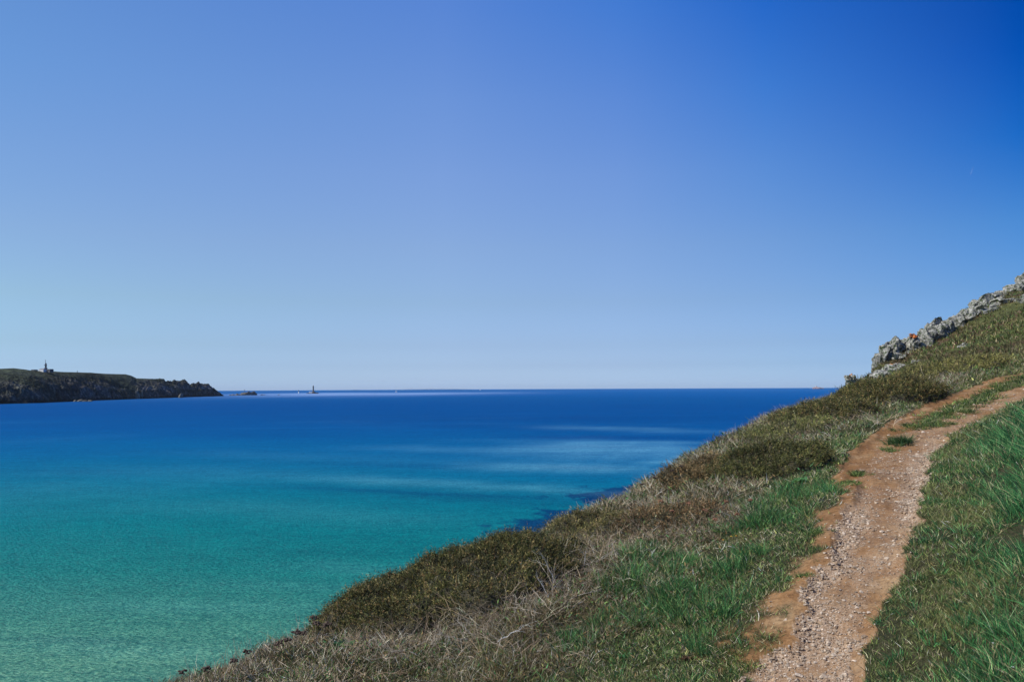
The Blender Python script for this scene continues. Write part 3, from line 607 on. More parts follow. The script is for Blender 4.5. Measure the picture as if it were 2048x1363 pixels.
x5, y5, z5, r5 = x[kp], y[kp], z[kp], r[kp]; n = len(x5); k = scale_r(r5)
D = dirs(n, .9); L_ = rng.uniform(.12, .36, n) * k ** .6; sets = [stems(np.stack([x5, y5, z5], -1), D, L_, rng.uniform(.0011, .0024, n) * k, rng.normal(size=n) * .07, palette(n, TWC, [3, 3, 2, 3, 2]))]
# bramble thicket in front of the big gorse
for px_, py_, sp, m in [(1180,1140,.6,110),(1090,1180,.6,95),(1250,1090,.5,50),(950,1260,.7,70),(870,1300,.7,60),(1050,1280,.6,50),(1130,1110,.5,45),(760,1310,.6,40),(1000,1200,.4,40),(1330,1020,.7,60),(1560,940,.5,40),(1610,930,.5,40),(1850,790,1.3,40),(1760,850,.6,30)]:
    p = hit(px_, py_); cx = p[0] + rng.normal(size=m) * sp * .6; cy = p[1] + rng.normal(size=m) * sp * .5; cz = height(cx, cy)
    D = dirs(m, 1.4); D[:, 2] = np.abs(D[:, 2]) * .8 + .08; D /= np.linalg.norm(D, axis=1, keepdims=True)
    sets += branchy(np.stack([cx, cy, cz + rng.uniform(0, .06, m)], -1), D, rng.uniform(.22, .6, m) * max(1, p[1] / 14), rng.uniform(.0012, .0026, m) * max(1, p[1] / 11), rng.normal(size=m) * .05, palette(m, TWC, [3, 3, 1.4, 3, 3]))
# stems standing against the sea along the lower break of slope
for px_, py_ in [(300 + 0, 1363)]: pass
m = 150; tt = rng.uniform(0, 1, m) ** 1.3; ex = np.interp(tt, np.linspace(0, 1, 5), [370, 480, 560, 650, 740]); ey = np.interp(tt, np.linspace(0, 1, 5), [1366, 1320, 1280, 1240, 1195])
EP = np.array([at(a, b + 6, Y_) for a, b, Y_ in zip(ex, ey, np.interp(ex, [370, 500, 640, 760], [8, 8.4, 9, 9.8]))]); EP[:, 2] = height(EP[:, 0], EP[:, 1]); D = dirs(m, .35, (-.15, 0, 0))
sets.append(stems(EP, D, rng.uniform(.08, .42, m), rng.uniform(.0018, .0032, m), rng.normal(size=m) * .08, palette(m, TWC, [2, 3, 1, 6, 2]), 5, .06))
ds = build_stems('dry_stems', sets, M_TWIG); tag(ds, 'tangled pale dead bramble and grass stems across the slope', 'dead stems', kind='stuff')

# ------------------------------------------------------------------ gorse and heath bushes, each a thing of its own
def gorse(px_, py_, rx, ry, h, n, label, pal=OLIVE, wts=(3, 3, 2, 4, 1), seed=0, name='gorse_bush', Yd=None, rot=0.0):
    p = hit(px_, py_) if Yd is None else at(px_, py_, float(Yd)); root = empty(name, (p[0], p[1], p[2])); tag(root, label, 'bush')
    rs = np.linspace(0, 1, 34); ph = np.linspace(0, 2 * np.pi, 90); PH, RS = np.meshgrid(ph, rs); cr, sr = math.cos(rot), math.sin(rot)
    def surf(rs_, ph_):
        e = 1 + .22 * fbm(np.cos(ph_) * 1.5 + seed, np.sin(ph_) * 1.5, 3, seed)
        ux, uy = rs_ * rx * e * np.cos(ph_), rs_ * ry * e * np.sin(ph_); xx, yy = p[0] + ux * cr - uy * sr, p[1] + ux * sr + uy * cr
        b = h * np.clip(1 - rs_ ** 2, 0, 1) ** .5 * (1 + .45 * fbm(xx * 2.2 / max(rx, .6), yy * 2.2 / max(rx, .6), 3, seed + 3)) + .13 * np.abs(fbm(xx * 3.8, yy * 3.8, 4, seed + 4)) * np.sqrt(max(1, p[1] / 10)) - .03 - .12 * (rs_ > .97)
        return xx, yy, height(xx, yy) + b
    xx, yy, zz = surf(RS, PH); V = np.stack([xx, yy, zz], -1).reshape(-1, 3) - p; V[:, 2] -= .02
    core = mesh_np('branches', V, [(4, gridfaces(34, 90)[:, ::-1])], M_GCORE, parent=root)
    q = np.sqrt(rng.random(n)) * .99; a = rng.uniform(0, 2 * np.pi, n); x_, y_, z_ = surf(q, a); kk = scale_r(np.hypot(x_, y_)) 
    e = .04; zx = surf(np.clip(q + e, 0, 1), a); out = np.stack([zx[0] - x_, zx[1] - y_, np.zeros(n)], -1); out /= np.linalg.norm(out, axis=1, keepdims=True) + 1e-9
    nrm = np.array([0, 0, 1]) + out * (q ** 2)[:, None] * 1.2; nrm /= np.linalg.norm(nrm, axis=1, keepdims=True)
    nb = 9; P = np.repeat(np.stack([x_, y_, z_], -1) - p, nb, 0); ax = nrm + rng.normal(size=(n, 3)) * .45; ax /= np.linalg.norm(ax, axis=1, keepdims=True); ax = np.repeat(ax, nb, 0); t = np.tile(np.arange(nb) / nb, n); K = np.repeat(kk, nb)
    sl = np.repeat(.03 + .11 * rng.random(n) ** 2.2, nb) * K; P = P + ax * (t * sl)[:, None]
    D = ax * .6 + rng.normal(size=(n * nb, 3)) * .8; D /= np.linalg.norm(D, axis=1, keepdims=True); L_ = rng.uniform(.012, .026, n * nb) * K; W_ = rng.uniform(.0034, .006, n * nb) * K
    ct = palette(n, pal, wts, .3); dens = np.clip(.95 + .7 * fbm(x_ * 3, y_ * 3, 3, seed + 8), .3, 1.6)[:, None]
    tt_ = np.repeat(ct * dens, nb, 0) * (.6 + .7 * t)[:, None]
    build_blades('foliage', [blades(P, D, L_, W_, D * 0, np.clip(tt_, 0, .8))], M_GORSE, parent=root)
    return root
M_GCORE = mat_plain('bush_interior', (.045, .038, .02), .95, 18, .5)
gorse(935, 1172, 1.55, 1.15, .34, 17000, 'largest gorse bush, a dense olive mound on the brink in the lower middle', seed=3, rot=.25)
gorse(770, 1222, .95, .8, .22, 6500, 'olive gorse mound sloping down left of the largest bush towards the sea', seed=5, rot=.4)
gorse(1080, 1112, .9, .7, .2, 5000, 'low gorse patch right behind the largest bush, below reed-like stems', seed=7)
gorse(1530, 930, 1.15, 1.5, .38, 7500, 'dark rounded gorse bush beside the bend of the path with bare twigs on its right', pal=[(.11, .11, .03), (.07, .08, .02), (.2, .18, .05), (.04, .045, .015), (.22, .15, .06)], seed=9)
gorse(1420, 965, 1.0, 1.1, .25, 4500, 'reddish brown heath bush left of the dark rounded gorse', pal=[(.24, .15, .06), (.16, .11, .04), (.32, .21, .09), (.07, .07, .03), (.38, .27, .14)], name='heath_bush', seed=11)
gorse(1760, 803, 2.3, 2.2, .55, 8000, 'wide olive gorse bush above the upper track, shaded on its right side', seed=13)
gorse(1645, 838, 1.8, 2.0, .4, 5500, 'flat gorse patch seaward of the wide gorse bush', seed=15)
gorse(1580, 862, 1.4, 1.7, .3, 3500, 'small pale green heath cushion on the brink beyond the bend', pal=[(.22, .22, .06), (.15, .16, .045), (.32, .28, .1), (.07, .08, .03), (.4, .32, .17)], name='heath_bush', seed=17)
gorse(1890, 752, 3.0, 2.5, .6, 5500, 'yellow-green gorse bush under the hill, left of the hazy bare twigs', pal=[(.24, .23, .06), (.16, .16, .045), (.34, .29, .09), (.07, .07, .03), (.4, .3, .13)], seed=19)
gorse(1180, 1058, .8, .9, .18, 2600, 'brownish green heath cushion at the brink above the dark reef', pal=[(.22, .19, .06), (.14, .13, .04), (.3, .23, .09), (.06, .065, .02), (.34, .24, .12)], name='heath_bush', seed=21)
gorse(1330, 1045, .9, .8, .15, 2600, 'low rust-brown heath cushion among brown seed heads', pal=[(.23, .13, .055), (.14, .09, .04), (.3, .19, .08), (.07, .07, .03), (.36, .26, .14)], name='heath_bush', seed=23)

# far slope: heath clumps as ground cover
x, y, r = sample_ground(240000, 34, 175, 20, 44); s = edge_dist(x, y); z = height(x, y); px, py, mL, mR, main, tr, bare, grav = zones(x, y, z)
kp = (s < 1.5) & (bare < .5) & (rng.random(len(x)) < np.clip(.5 + .7 * fbm(x * .12, y * .12, 4, 57), .08, 1)); x6, y6, z6, r6 = x[kp], y[kp], z[kp], r[kp]; n = len(x6); k = (r6 / 50) ** .8
D = dirs(n, .6); L_ = rng.uniform(.12, .34, n) * k; W_ = rng.uniform(.03, .08, n) * k
big = fbm(x6 * .05 + 3, y6 * .05, 4, 67)[:, None]; tn = palette(n, [(.10, .14, .03), (.06, .09, .025), (.19, .18, .06), (.32, .25, .13), (.13, .07, .04)], [4, 4, 3, 1, 2], .3)
ridge = sstep(-22, -4, s[kp])[:, None] * sstep(60, 100, r6)[:, None]
tn = tn * (1 - sstep(.05, .35, big + ridge * .2) * .5) + np.array([.10, .05, .035]) * sstep(.05, .35, big + ridge * .2) * .5
tn = tn * (1 - .5 * sstep(70, 45, r6)[:, None]) + palette(n, [(.2, .19, .06), (.42, .34, .22), (.11, .13, .04)], [3, 2, 3], .3) * .5 * sstep(70, 45, r6)[:, None]
hc = build_blades('heath_cover', [blades(np.stack([x6, y6, z6 - .03], -1), D, L_, W_, rng.normal(size=(n, 3)) * (L_ * .2)[:, None], tn)], M_GORSE)
tag(hc, 'low heath and bracken covering the far hillside under the crags', 'heath', kind='stuff')

# ------------------------------------------------------------------ dried umbels, flowers, tufts
def umbel(px_, py_, clear, label, group, size=.035, cols=((.07, .05, .035), (.085, .058, .045)), Ymax=60, stemc=(.16, .12, .075)):
    p = hit(px_, py_, clear + .08, 3.2, Ymax); g = height(np.array([p[0]]), np.array([p[1]]))[0]; k = scale_r(p[1]); size = size * k
    base = np.array([p[0] + rng.normal() * .03, p[1], g - .02]); top = p; root = empty('dried_umbel', base); tag(root, label, 'dried flower', group)
    d = top - base; Ln = np.linalg.norm(d); d = d / Ln
    t = np.linspace(0, 1, 6)
    v, q, c = stems(np.zeros((1, 3)), d[None], np.array([Ln]), np.array([.0036 * k]), np.array([.02]), np.array([stemc]), 6, 0.0)
    build_stems('stem', [(v, q, c)], M_TWIG, parent=root)
    m = 16; a = rng.uniform(0, 6.28, m); rr_ = rng.uniform(.15, 1, m) * size; tips = np.stack([np.cos(a) * rr_, np.sin(a) * rr_, size * .6 * (1 - .45 * (rr_ / size) ** 2) + rng.normal(size=m) * size * .16], -1)
    o_ = top - base; D = tips / np.linalg.norm(tips, axis=1, keepdims=True); Ls = np.linalg.norm(tips, axis=1)
    v1, q1, c1 = stems(np.tile(o_ - d * size * .4, (m, 1)), D, Ls, np.full(m, .0011 * k), np.zeros(m), np.tile(np.array(cols[0]), (m, 1)), 2, 0)
    bl = []; V0, F0 = ICO[1]
    Vb = []; Fb = []
    for j in range(m):
        sz = size * rng.uniform(.2, .34); Vb.append(V0 * np.array([sz, sz, sz * .8]) * rng.uniform(.7, 1.2, (len(V0), 1)) + o_ - d * size * .4 + tips[j]); Fb.append(F0 + j * len(V0))
    Vb = np.concatenate(Vb); cb = np.tile(np.array(cols[1]), (len(Vb), 1)) * rng.uniform(.5, 1.3, (len(Vb), 1))
    mesh_np('seed_head', np.concatenate([v1, Vb]), [(4, q1), (3, np.concatenate(Fb) + len(v1))], M_TWIG, tint=np.concatenate([c1, cb]), smooth=False, parent=root)
GU = 'dried umbel seed heads along the break of slope'
for a in [(625,1235,.24,'tallest dark seed head against the sea, lower left brink'),(634,1246,.2,'dark seed head just under the tallest one, lower left brink'),(655,1248,.17,'dark seed head right of the tallest pair on the lower left brink'),(690,1222,.12,'dark seed head nearest the foot of the gorse mound'),
          (592,1263,.19,'flat dark seed head left of the tallest pair'),(606,1266,.16,'small dark seed head beside the flat one on the brink'),(573,1279,.18,'ragged dark seed head above the dry grass tuft on the brink'),(558,1288,.15,'short ragged seed head low in the dry grass of the brink'),
          (492,1303,.14,'reddish seed head low on the brink, third from lower left'),(466,1320,.14,'flat brown seed head above the grass, second from lower left'),(412,1336,.13,'small brown seed head close to the lower left end of the brink'),(366,1343,.16,'leftmost seed head, brown and round, at the lower left end')]: umbel(*a[:3], a[3], GU, .045)
GB = 'dried umbel seed heads in the middle of the slope'
for a in [(1310,955,.25,'seed head standing out against the water above the reef'),(1345,940,.25,'seed head against the water right of the one over the reef'),(1363,932,.3,'highest seed head against the water beside the pale stem'),(1285,968,.25,'short seed head on the brink below its taller neighbours')]: umbel(*a[:3], a[3], GB, .03)
for a in [(1323,1001,'rusty flat seed head on the slope, leftmost of the brown group'),(1378,1006,'rusty seed head second from left in the brown group'),(1452,1002,'widest rusty seed head, right end of the brown group'),(1410,1020,'dark rusty seed head low in the middle of the brown group'),(1345,1022,'small rusty seed head under the left end of the brown group'),(1430,1038,'lowest rusty seed head of the brown group'),(1475,1027,'dark seed head right of the lowest rusty one'),(1500,1000,'brown seed head beside the dark rounded gorse')]:
    umbel(a[0], a[1], .2, a[2], 'rust-brown flat seed heads on the slope', .032, ((.13, .07, .04), (.24, .12, .07)))

M_PETAL = mat_plain('yellow_petals', (.85, .42, .02), .6, 200, .2); M_WHITE = mat_plain('white_petals', (.8, .78, .78), .6, 200, .1)
def flower(px_, py_, label, mat, size=.014, clear=.06, name='dandelion', group=None):
    p = hit(px_, py_, clear); g = height(np.array([p[0]]), np.array([p[1]]))[0]; k = scale_r(p[1]); root = empty(name, (p[0], p[1], g)); tag(root, label, 'flower', group)
    v, q, c = stems(np.zeros((1, 3)), np.array([[0, 0, 1.]]), np.array([p[2] - g]), np.array([.0012 * k]), np.array([.03]), np.array([(.08, .14, .04)]), 4, 0); build_stems('stem', [(v, q, c)], M_GRASS, parent=root)
    m = 16; a = np.arange(m) / m * 6.283; V = [[0, 0, p[2] - g + .002]]; s_ = size * k
    for i, t in enumerate(a): V.append([math.cos(t) * s_ * (1 if i % 2 else .72), math.sin(t) * s_ * (1 if i % 2 else .72) - .0, p[2] - g + .3 * s_])
    V += [[0, 0, p[2] - g - .35 * s_]]
    F = [[0, 1 + i, 1 + (i + 1) % m] for i in range(m)] + [[m + 1, 1 + (i + 1) % m, 1 + i] for i in range(m)]
    mesh_np('petals', np.array(V), [(3, np.array(F))], mat, smooth=False, parent=root)
GF = 'yellow flowers in the grass left of the path'
for a in [(1452,1067,'yellow flower, upper left of the small cluster on the slope'),(1462,1072,'yellow flower in the middle of the small cluster on the slope'),(1472,1071,'yellow flower, rightmost of the small cluster on the slope'),(1446,1079,'yellow flower, lowest of the small cluster on the slope'),(1416,1202,'single small yellow flower in short grass nearer the camera')]: flower(a[0], a[1], a[2], M_PETAL, .012, .05, 'dandelion', GF)
for a in [(1986,1285,'white flower in tall grass near the lower right corner'),(2026,1333,'white flower in tall grass, nearest the lower right corner'),(1876,1107,'tiny white flower in the short turf right of the path')]: flower(a[0], a[1], a[2], M_WHITE, .008, .10, 'daisy', 'white flowers right of the path')

def tuft_thing(px_, py_, sp, m, nb, Lr, label, pal=GREEN, wts=(3, 3, 2, 3, .5), kk=1.0, name='grass_tuft'):
    p = hit(px_, py_); cx, cy = p[0] + rng.normal(size=m) * sp * .5, p[1] + rng.normal(size=m) * sp * .75; cz = height(cx, cy)
    s_ = tufts(cx - p[0], cy - p[1], cz - p[2], nb, Lr, .035, pal, wts, np.full(m, kk * scale_r(p[1])), .7)
    o = build_blades(name, [s_], M_GRASS); o.location = p; tag(o, label, 'grass tuft'); return o
tuft_thing(1801, 886, .17, 20, 40, (.06, .13), 'dark green grass tuft alone on bare earth beside the upper track, nearly round', [(.03, .09, .03), (.05, .12, .035), (.1, .16, .05), (.01, .035, .015), (.3, .26, .13)])
tuft_thing(1783, 902, .16, 12, 24, (.03, .07), 'flat grass tuft just below the round tuft by the upper track')
tuft_thing(1718, 948, .16, 16, 30, (.03, .06), 'small tuft at the left rim of the path below the track fork')
tuft_thing(1690, 965, .2, 16, 30, (.03, .06), 'spreading tuft left of the small tuft at the path rim')
tuft_thing(1475, 1326, .14, 22, 34, (.03, .055), 'low grass tuft on orange earth near the bottom of the photo')
tuft_thing(1630, 1066, .1, 18, 30, (.03, .06), 'grass tuft on the worn bank left of the pale gravel')
tuft_thing(1615, 1150, .08, 14, 26, (.03, .05), 'tuft growing between bare earth and the pale gravel band')
# strip of turf between the two tracks
tl = [(1842,855),(1855,849),(1872,841),(1890,832),(1905,824),(1922,817),(1940,809),(1956,801),(1975,792),(1995,783),(2015,774),(2035,765),(2050,758)]
cxs = []
for a_, b_ in tl:
    p = hit(a_, b_); m = 26; cxs.append(np.stack([p[0] + rng.normal(size=m) * .3, p[1] + rng.normal(size=m) * .3], -1))
cxs = np.concatenate(cxs); cz = height(cxs[:, 0], cxs[:, 1]); kz = scale_r(cxs[:, 1])
o = build_blades('turf_strip', [tufts(cxs[:, 0], cxs[:, 1], cz, 34, (.03, .07), .07, GREEN, (3, 3, 2, 4, .8), kz, .7)], M_GRASS); tag(o, 'narrow strip of turf between the path and the upper track', 'grass', kind='stuff')
# leafy rosettes
def rosette(px_, py_, size, n, cols, label, name='leafy_plant', wts=None):
    p = hit(px_, py_); a = rng.uniform(0, 6.28, n); el = rng.uniform(.1, .9, n); D = np.stack([np.cos(a) * np.cos(el), np.sin(a) * np.cos(el), np.sin(el)], -1); P = rng.normal(size=(n, 3)) * np.array([size * .16, size * .14, size * .03]); P[:, 2] = np.abs(P[:, 2])
    L_ = rng.uniform(.4, .8, n) * size * .75; side = np.cross(D, [0, 0, 1.])
    s_ = blades(P, D, L_, L_ * .45, np.array([0, 0, -1.]) * (L_ * .25)[:, None], palette(n, cols, wts or [1] * len(cols), .2), side=side)
    o = build_blades(name, [s_], M_GRASS); o.location = p; tag(o, label, 'plant')
rosette(1345, 1308, .14, 60, [(.28, .33, .12), (.22, .3, .1), (.35, .36, .17)], 'pale yellow-green leafy rosette on bare earth near the bottom')
rosette(1375, 1318, .12, 60, [(.09, .045, .025), (.14, .08, .04), (.05, .03, .02)], 'dark brown withered clump right of the pale rosette', name='withered_plant')
rosette(1255, 1315, .14, 46, [(.08, .22, .07), (.1, .26, .09), (.05, .15, .05)], 'bright green broad-leaved plant left of the pale rosette')
rosette(1300, 1090, .3, 70, [(.10, .2, .05), (.07, .16, .04)], 'upright broad-leaved green plant beside the bramble tangle')
rosette(1600, 965, .3, 90, [(.08, .2, .06), (.1, .25, .08)], 'bright green leafy patch at the top of the left verge')
rosette(690, 1290, .2, 90, [(.06, .2, .06), (.08, .24, .08)], 'bright green leafy patch on the lower left brink')
rosette(1480, 1165, .08, 26, [(.3, .34, .2), (.24, .3, .15)], 'small grey-green plant on the worn left bank')
# pale mullein-like spikes on the brink
for px_, py_, lb in [(1083, 1062, 'left one of two short woolly spikes on the brink, the taller'), (1093, 1068, 'right one of two short woolly spikes on the brink')]:
    p = hit(px_, py_ + 28, .02); h_ = (28 if px_ == 1083 else 22) / FPX * p[1]; n = 260; t = rng.random(n); a = rng.uniform(0, 6.28, n); D = np.stack([np.cos(a), np.sin(a), np.full(n, .8)], -1); D /= np.linalg.norm(D, axis=1, keepdims=True)
    P = np.stack([np.cos(a) * .006, np.sin(a) * .006, t * h_], -1); o = build_blades('flower_spike', [blades(P, D, rng.uniform(.012, .022, n), np.full(n, .006), D * 0, palette(n, [(.28, .25, .14), (.2, .19, .1)], [1, 1]))], M_STRAW); o.location = p; tag(o, lb, 'plant', 'woolly spikes on the brink')

# ------------------------------------------------------------------ gravel
shapes = [block((1, .8, .55), 900 + i, 1, 7, (.4, .85), 0) for i in range(8)] + [block((1.2, .7, .4), 950 + i, 2, 8, (.4, .8), 0.03) for i in range(4)]
def stones_mesh(x, y, z, s, tint, big=False):
    Vs = []; Fs = []; Cs = []; o = 0; which = rng.integers(0, 8, len(x)) if not big else rng.integers(8, 12, len(x))
    for q in np.unique(which):
        V, F = shapes[q]; i = np.where(which == q)[0]; a = rng.uniform(0, 6.28, len(i)); b = rng.normal(size=len(i)) * .3; ca, sa, cb, sb = np.cos(a), np.sin(a), np.cos(b), np.sin(b)
        v = V[None] * s[i][:, None, None] * rng.uniform(.75, 1.25, (len(i), 1, 3)); vx = v[..., 0] * cb[:, None] + v[..., 2] * sb[:, None]; vz = -v[..., 0] * sb[:, None] + v[..., 2] * cb[:, None]
        v = np.stack([vx * ca[:, None] - v[..., 1] * sa[:, None] + x[i][:, None], vx * sa[:, None] + v[..., 1] * ca[:, None] + y[i][:, None], vz + z[i][:, None]], -1)
        Vs.append(v.reshape(-1, 3)); Fs.append((F[None] + (np.arange(len(i)) * len(V))[:, None, None]).reshape(-1, 3) + o); Cs.append(np.repeat(tint[i], len(V), 0)); o += len(i) * len(V)
    return np.concatenate(Vs), np.concatenate(Fs), np.concatenate(Cs)
SCOL = [(.42, .335, .25), (.34, .26, .185), (.50, .41, .32), (.25, .175, .115), (.36, .25, .155)]
x, y, r = sample_ground(330000, 3.5, 40, 12, 36); z = height(x, y); px, py, mL, mR, main, tr, bare, grav = zones(x, y, z)
kp = (bare > .6) & (rng.random(len(x)) < np.where(main, .14 + .6 * grav ** 1.3, .06)); x7, y7, z7, r7, g7 = x[kp], y[kp], z[kp], r[kp], grav[kp]; n = len(x7)
s_ = np.minimum(np.exp(rng.normal(size=n) * .6 + math.log(.0062)) * scale_r(r7) * (.6 + .75 * g7), .026 * scale_r(r7))
V, F, Ct = stones_mesh(x7, y7, z7 + s_ * .1, s_, palette(n, SCOL, [3, 3, 2, 2, 2], .15)); gv = mesh_np('gravel', V, [(3, F)], M_STONE, tint=Ct, smooth=False); tag(gv, 'pale loose gravel strewn along the footpath', 'gravel', kind='stuff')
print('gravel', n)
GS = 'larger loose stones on the footpath'
ORD = ['first','second','third','fourth','fifth','sixth','seventh','eighth','ninth','tenth','eleventh','twelfth','thirteenth','fourteenth','fifteenth','sixteenth','seventeenth','eighteenth']
cnt = {}
big = [(1590,1256,.035),(1570,1240,.03),(1668,1222,.03),(1738,1225,.032),(1655,1290,.04),(1622,1300,.03),(1685,1310,.035),(1710,1322,.035),(1690,1350,.04),(1650,1355,.045),(1600,1352,.05),(1540,1355,.035),(1750,1115,.03),(1665,1120,.035),(1640,1130,.035),(1650,1105,.028),(1630,1165,.035),(1625,1200,.03),(1680,1180,.03),(1636,1228,.03),(1720,1160,.025),(1830,1000,.035),(1838,985,.03),(1826,1012,.03),(1700,1060,.028),(1695,1075,.028),(1541,1203,.028),(1535,1215,.025),(1880,918,.03),(1700,1265,.032),(1716,1215,.035),(1760,1075,.028),(1610,1210,.03),(1600,1330,.03),(1720,1290,.03)]
for i, (a_, b_, s0) in enumerate(sorted(big, key=lambda q: -q[1])):
    fx_ = (a_ - np.interp(b_, PL[:, 0], PL[:, 1])) / (np.interp(b_, PR[:, 0], PR[:, 1]) - np.interp(b_, PL[:, 0], PL[:, 1])); zn = 'along the left rim of the path' if fx_ < .3 else 'along the middle of the path' if fx_ < .7 else 'along the right rim of the path'; k_ = cnt.get(zn, 0); cnt[zn] = k_ + 1
    p = hit(a_, b_); s0 = s0 * .8; V, F = block((s0, s0 * .75, s0 * .5), 1500 + i, 3, 9, (.4, .85), .04); V = V @ rotm(rng, .3).T
    c = np.array(SCOL[i % 3]) * rng.uniform(.85, 1.15); o = mesh_np('path_stone', V, [(3, F)], M_STONE, tint=np.tile(c, (len(V), 1)), smooth=False); o.location = (p[0], p[1], p[2] + s0 * .15); tag(o, 'pale angular stone, ' + ORD[k_] + ' from the bottom of those ' + zn, 'stone', GS)

# ------------------------------------------------------------------ far headland
def mat_headland():
    m, n, l, b = mat_new('headland_rock_and_heath'); P = geocoord(n); a = n.new('ShaderNodeAttribute'); a.attribute_name = 'tint'
    t = noise_node(n, l, .12, 8, .75, P); r = ramp(n, l, t.outputs[0], [(.38, (.35, .35, .38)), (.52, (1, 1, 1)), (.66, (3.2, 3.0, 2.8))])
    l.new(nmul(n, l, a.outputs['Color'], r.outputs[0]), b.inputs['Base Color']); b.inputs['Roughness'].default_value = .95; b.inputs['Specular IOR Level'].default_value = .1
    bump(n, l, t.outputs[0], 1, 6, b); return m
SIL = np.array([(-260,742),(-150,738),(-60,738),(0,737),(25,736),(50,739),(62,741),(80,742),(100,742),(125,743.5),(150,744),(180,745),(210,747),(250,748),(262,751),(272,756),(300,757),(322,758),(330,763),(350,765),(364,763),(372,768),(380,770),(386,767),(398,769),(406,767.5),(415,770),(428,777),(436,784),(446,790.5)], float)
WL = np.array([(-260,815),(0,807.5),(60,806.2),(135,802.9),(200,800),(300,796.5),(380,793.5),(446,791.5)], float)
nt_, nk = 1500, 150
tp = np.linspace(-258, 446, nt_); B0 = np.array([seapt(a, np.interp(a, WL[:, 0], WL[:, 1])) for a in tp]); kk = np.linspace(0, 1, nk)
ridge_k = .62
Wd = np.interp(tp, [-260, 0, 250, 350, 446], [420, 380, 330, 220, 40])
dirv = B0[:, :2] / np.linalg.norm(B0[:, :2], axis=1, keepdims=True)
TPm, K = np.meshgrid(tp, kk, indexing='ij')
Yd_ridge = B0[:, 1] + dirv[:, 1] * Wd * ridge_k
RP = np.array([at(a, np.interp(a, SIL[:, 0], SIL[:, 1]), Yv) for a, Yv in zip(tp, Yd_ridge)]); HR = RP[:, 2]
HX = B0[:, 0][:, None] + dirv[:, 0][:, None] * Wd[:, None] * K; HY = B0[:, 1][:, None] + dirv[:, 1][:, None] * Wd[:, None] * K
kr = K / ridge_k
gul = fbm(HX * .012, HY * .004, 4, 301)                      # gullies running down the face
cl = np.clip(.38 + .22 * fbm(HX * .008, HX * 0, 3, 305)[:, :] , .15, .7)
e1 = .12 + .03 * gul
prof = np.where(kr < 1, cl * sstep(0, 1, kr / e1 * .5 + .0) * 1.0 * np.where(kr < e1 * 2, 1, 1), 0)
prof = np.where(kr < e1 * 2, cl * sstep(0, 1, kr / (e1 * 2)), cl + (1 - cl) * np.sin(np.clip((kr - e1 * 2) / (1 - e1 * 2), 0, 1) * math.pi / 2))
prof = np.where(kr > 1, 1 - .9 * ((kr - 1) / (1 / ridge_k - 1)) ** 2, prof)
seabase = seaz(HX, HY)
HZ = seabase + prof * (HR[:, None] - seabase)
rocky = sstep(.0, .06, kr) * np.clip(1.0 - kr * 1.35 + .45 * fbm(HX * .01, HY * .01, 3, 311) + sstep(255, 330, TPm) * .8, 0, 1)
rough = (fbm(HX * .05, HY * .05, 5, 320, .6) * 12 + np.abs(fbm(HX * .13, HY * .1, 4, 330, .6)) * 10) * rocky * np.clip(HR[:, None] / 45, .25, 1)
HZ = HZ + rough * np.where(TPm > 300, 1, sstep(.98, .7, kr)) * np.where(kr < .95, 1, .4) + fbm(HX * .02, HY * .02, 4, 340) * 2 * sstep(.1, .5, kr) * sstep(1.0, .8, kr)
tipj = sstep(318, 345, TPm); HZ = HZ + tipj * sstep(.6, 1, kr) * np.abs(fbm(HX * .06, HY * .02, 4, 345, .6)) * 8.0
HX = HX + (fbm(HY * .04, HX * .05, 4, 350)) * 10 * rocky; HY = HY + fbm(HX * .035, K * 3, 4, 360) * 26 * sstep(.0, .1, kr) * sstep(.6, .2, kr)
HZ = np.where(K == 0, seabase - 3, HZ); HZ = np.where(K > .995, seabase - 5, HZ)
rk = np.clip(rocky * 1.1 - .35 + .9 * fbm(HX * .03, HY * .03 + HZ * .05, 4, 370), 0, 1)[..., None]
heath = np.array([.034, .042, .024]) * (1 + .7 * fbm(HX * .008, HY * .01, 4, 380))[..., None] + np.clip(fbm(HX * .006 + 4, HY * .006, 3, 381), 0, 1)[..., None] * np.array([.03, .012, .006])
rockc = np.array([.095, .09, .085]) * (1 + 1.3 * fbm(HX * .06, HZ * .12, 4, 385))[..., None]
HC = heath * (1 - rk) + rockc * rk
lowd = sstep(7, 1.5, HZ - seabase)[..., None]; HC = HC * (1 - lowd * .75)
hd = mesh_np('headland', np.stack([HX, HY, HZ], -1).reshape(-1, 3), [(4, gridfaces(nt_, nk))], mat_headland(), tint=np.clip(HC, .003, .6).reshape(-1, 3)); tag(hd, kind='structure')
hd.data.flip_normals()

M_ISLE = mat_rock('skerry_rock', .12, [(.05, .048, .045), (.12, .11, .10), (.24, .22, .19)], moss=(.03, .03, .025), mossf=.3, bdist=2)
M_ISLEP = mat_rock('pale_skerry_rock', .12, [(.09, .085, .07), (.17, .16, .13), (.26, .24, .2)], moss=(.1, .1, .07), mossf=.25, bdist=2)
def skerry(name, pts_, label, seed, Ypx=None, mat=None, cat='rock islet', sub=3, dz=0):
    """pts_: (px, py_top, half width px) blocks standing in the sea whose waterline is at py_base"""
    base = seapt(*Ypx); parts = []; r = np.random.default_rng(seed)
    for i, (a_, t_, hw) in enumerate(pts_):
        b = at(a_, t_, base[1]); h = b[2] - base[2]; w_ = hw / FPX * base[1]
        V, F = block((w_, w_ * 1.1, h * 1.05), seed * 7 + i, 4, 9, (.5, .9), .1); V = V @ rotm(r, .12).T; parts.append((V + np.array([b[0] - base[0], r.normal() * w_ * .3, 0]), F))
    V, F = join(parts); o = mesh_np(name, V, [(3, F)], mat or M_ISLE, smooth=False); o.location = base; tag(o, label, cat); return o
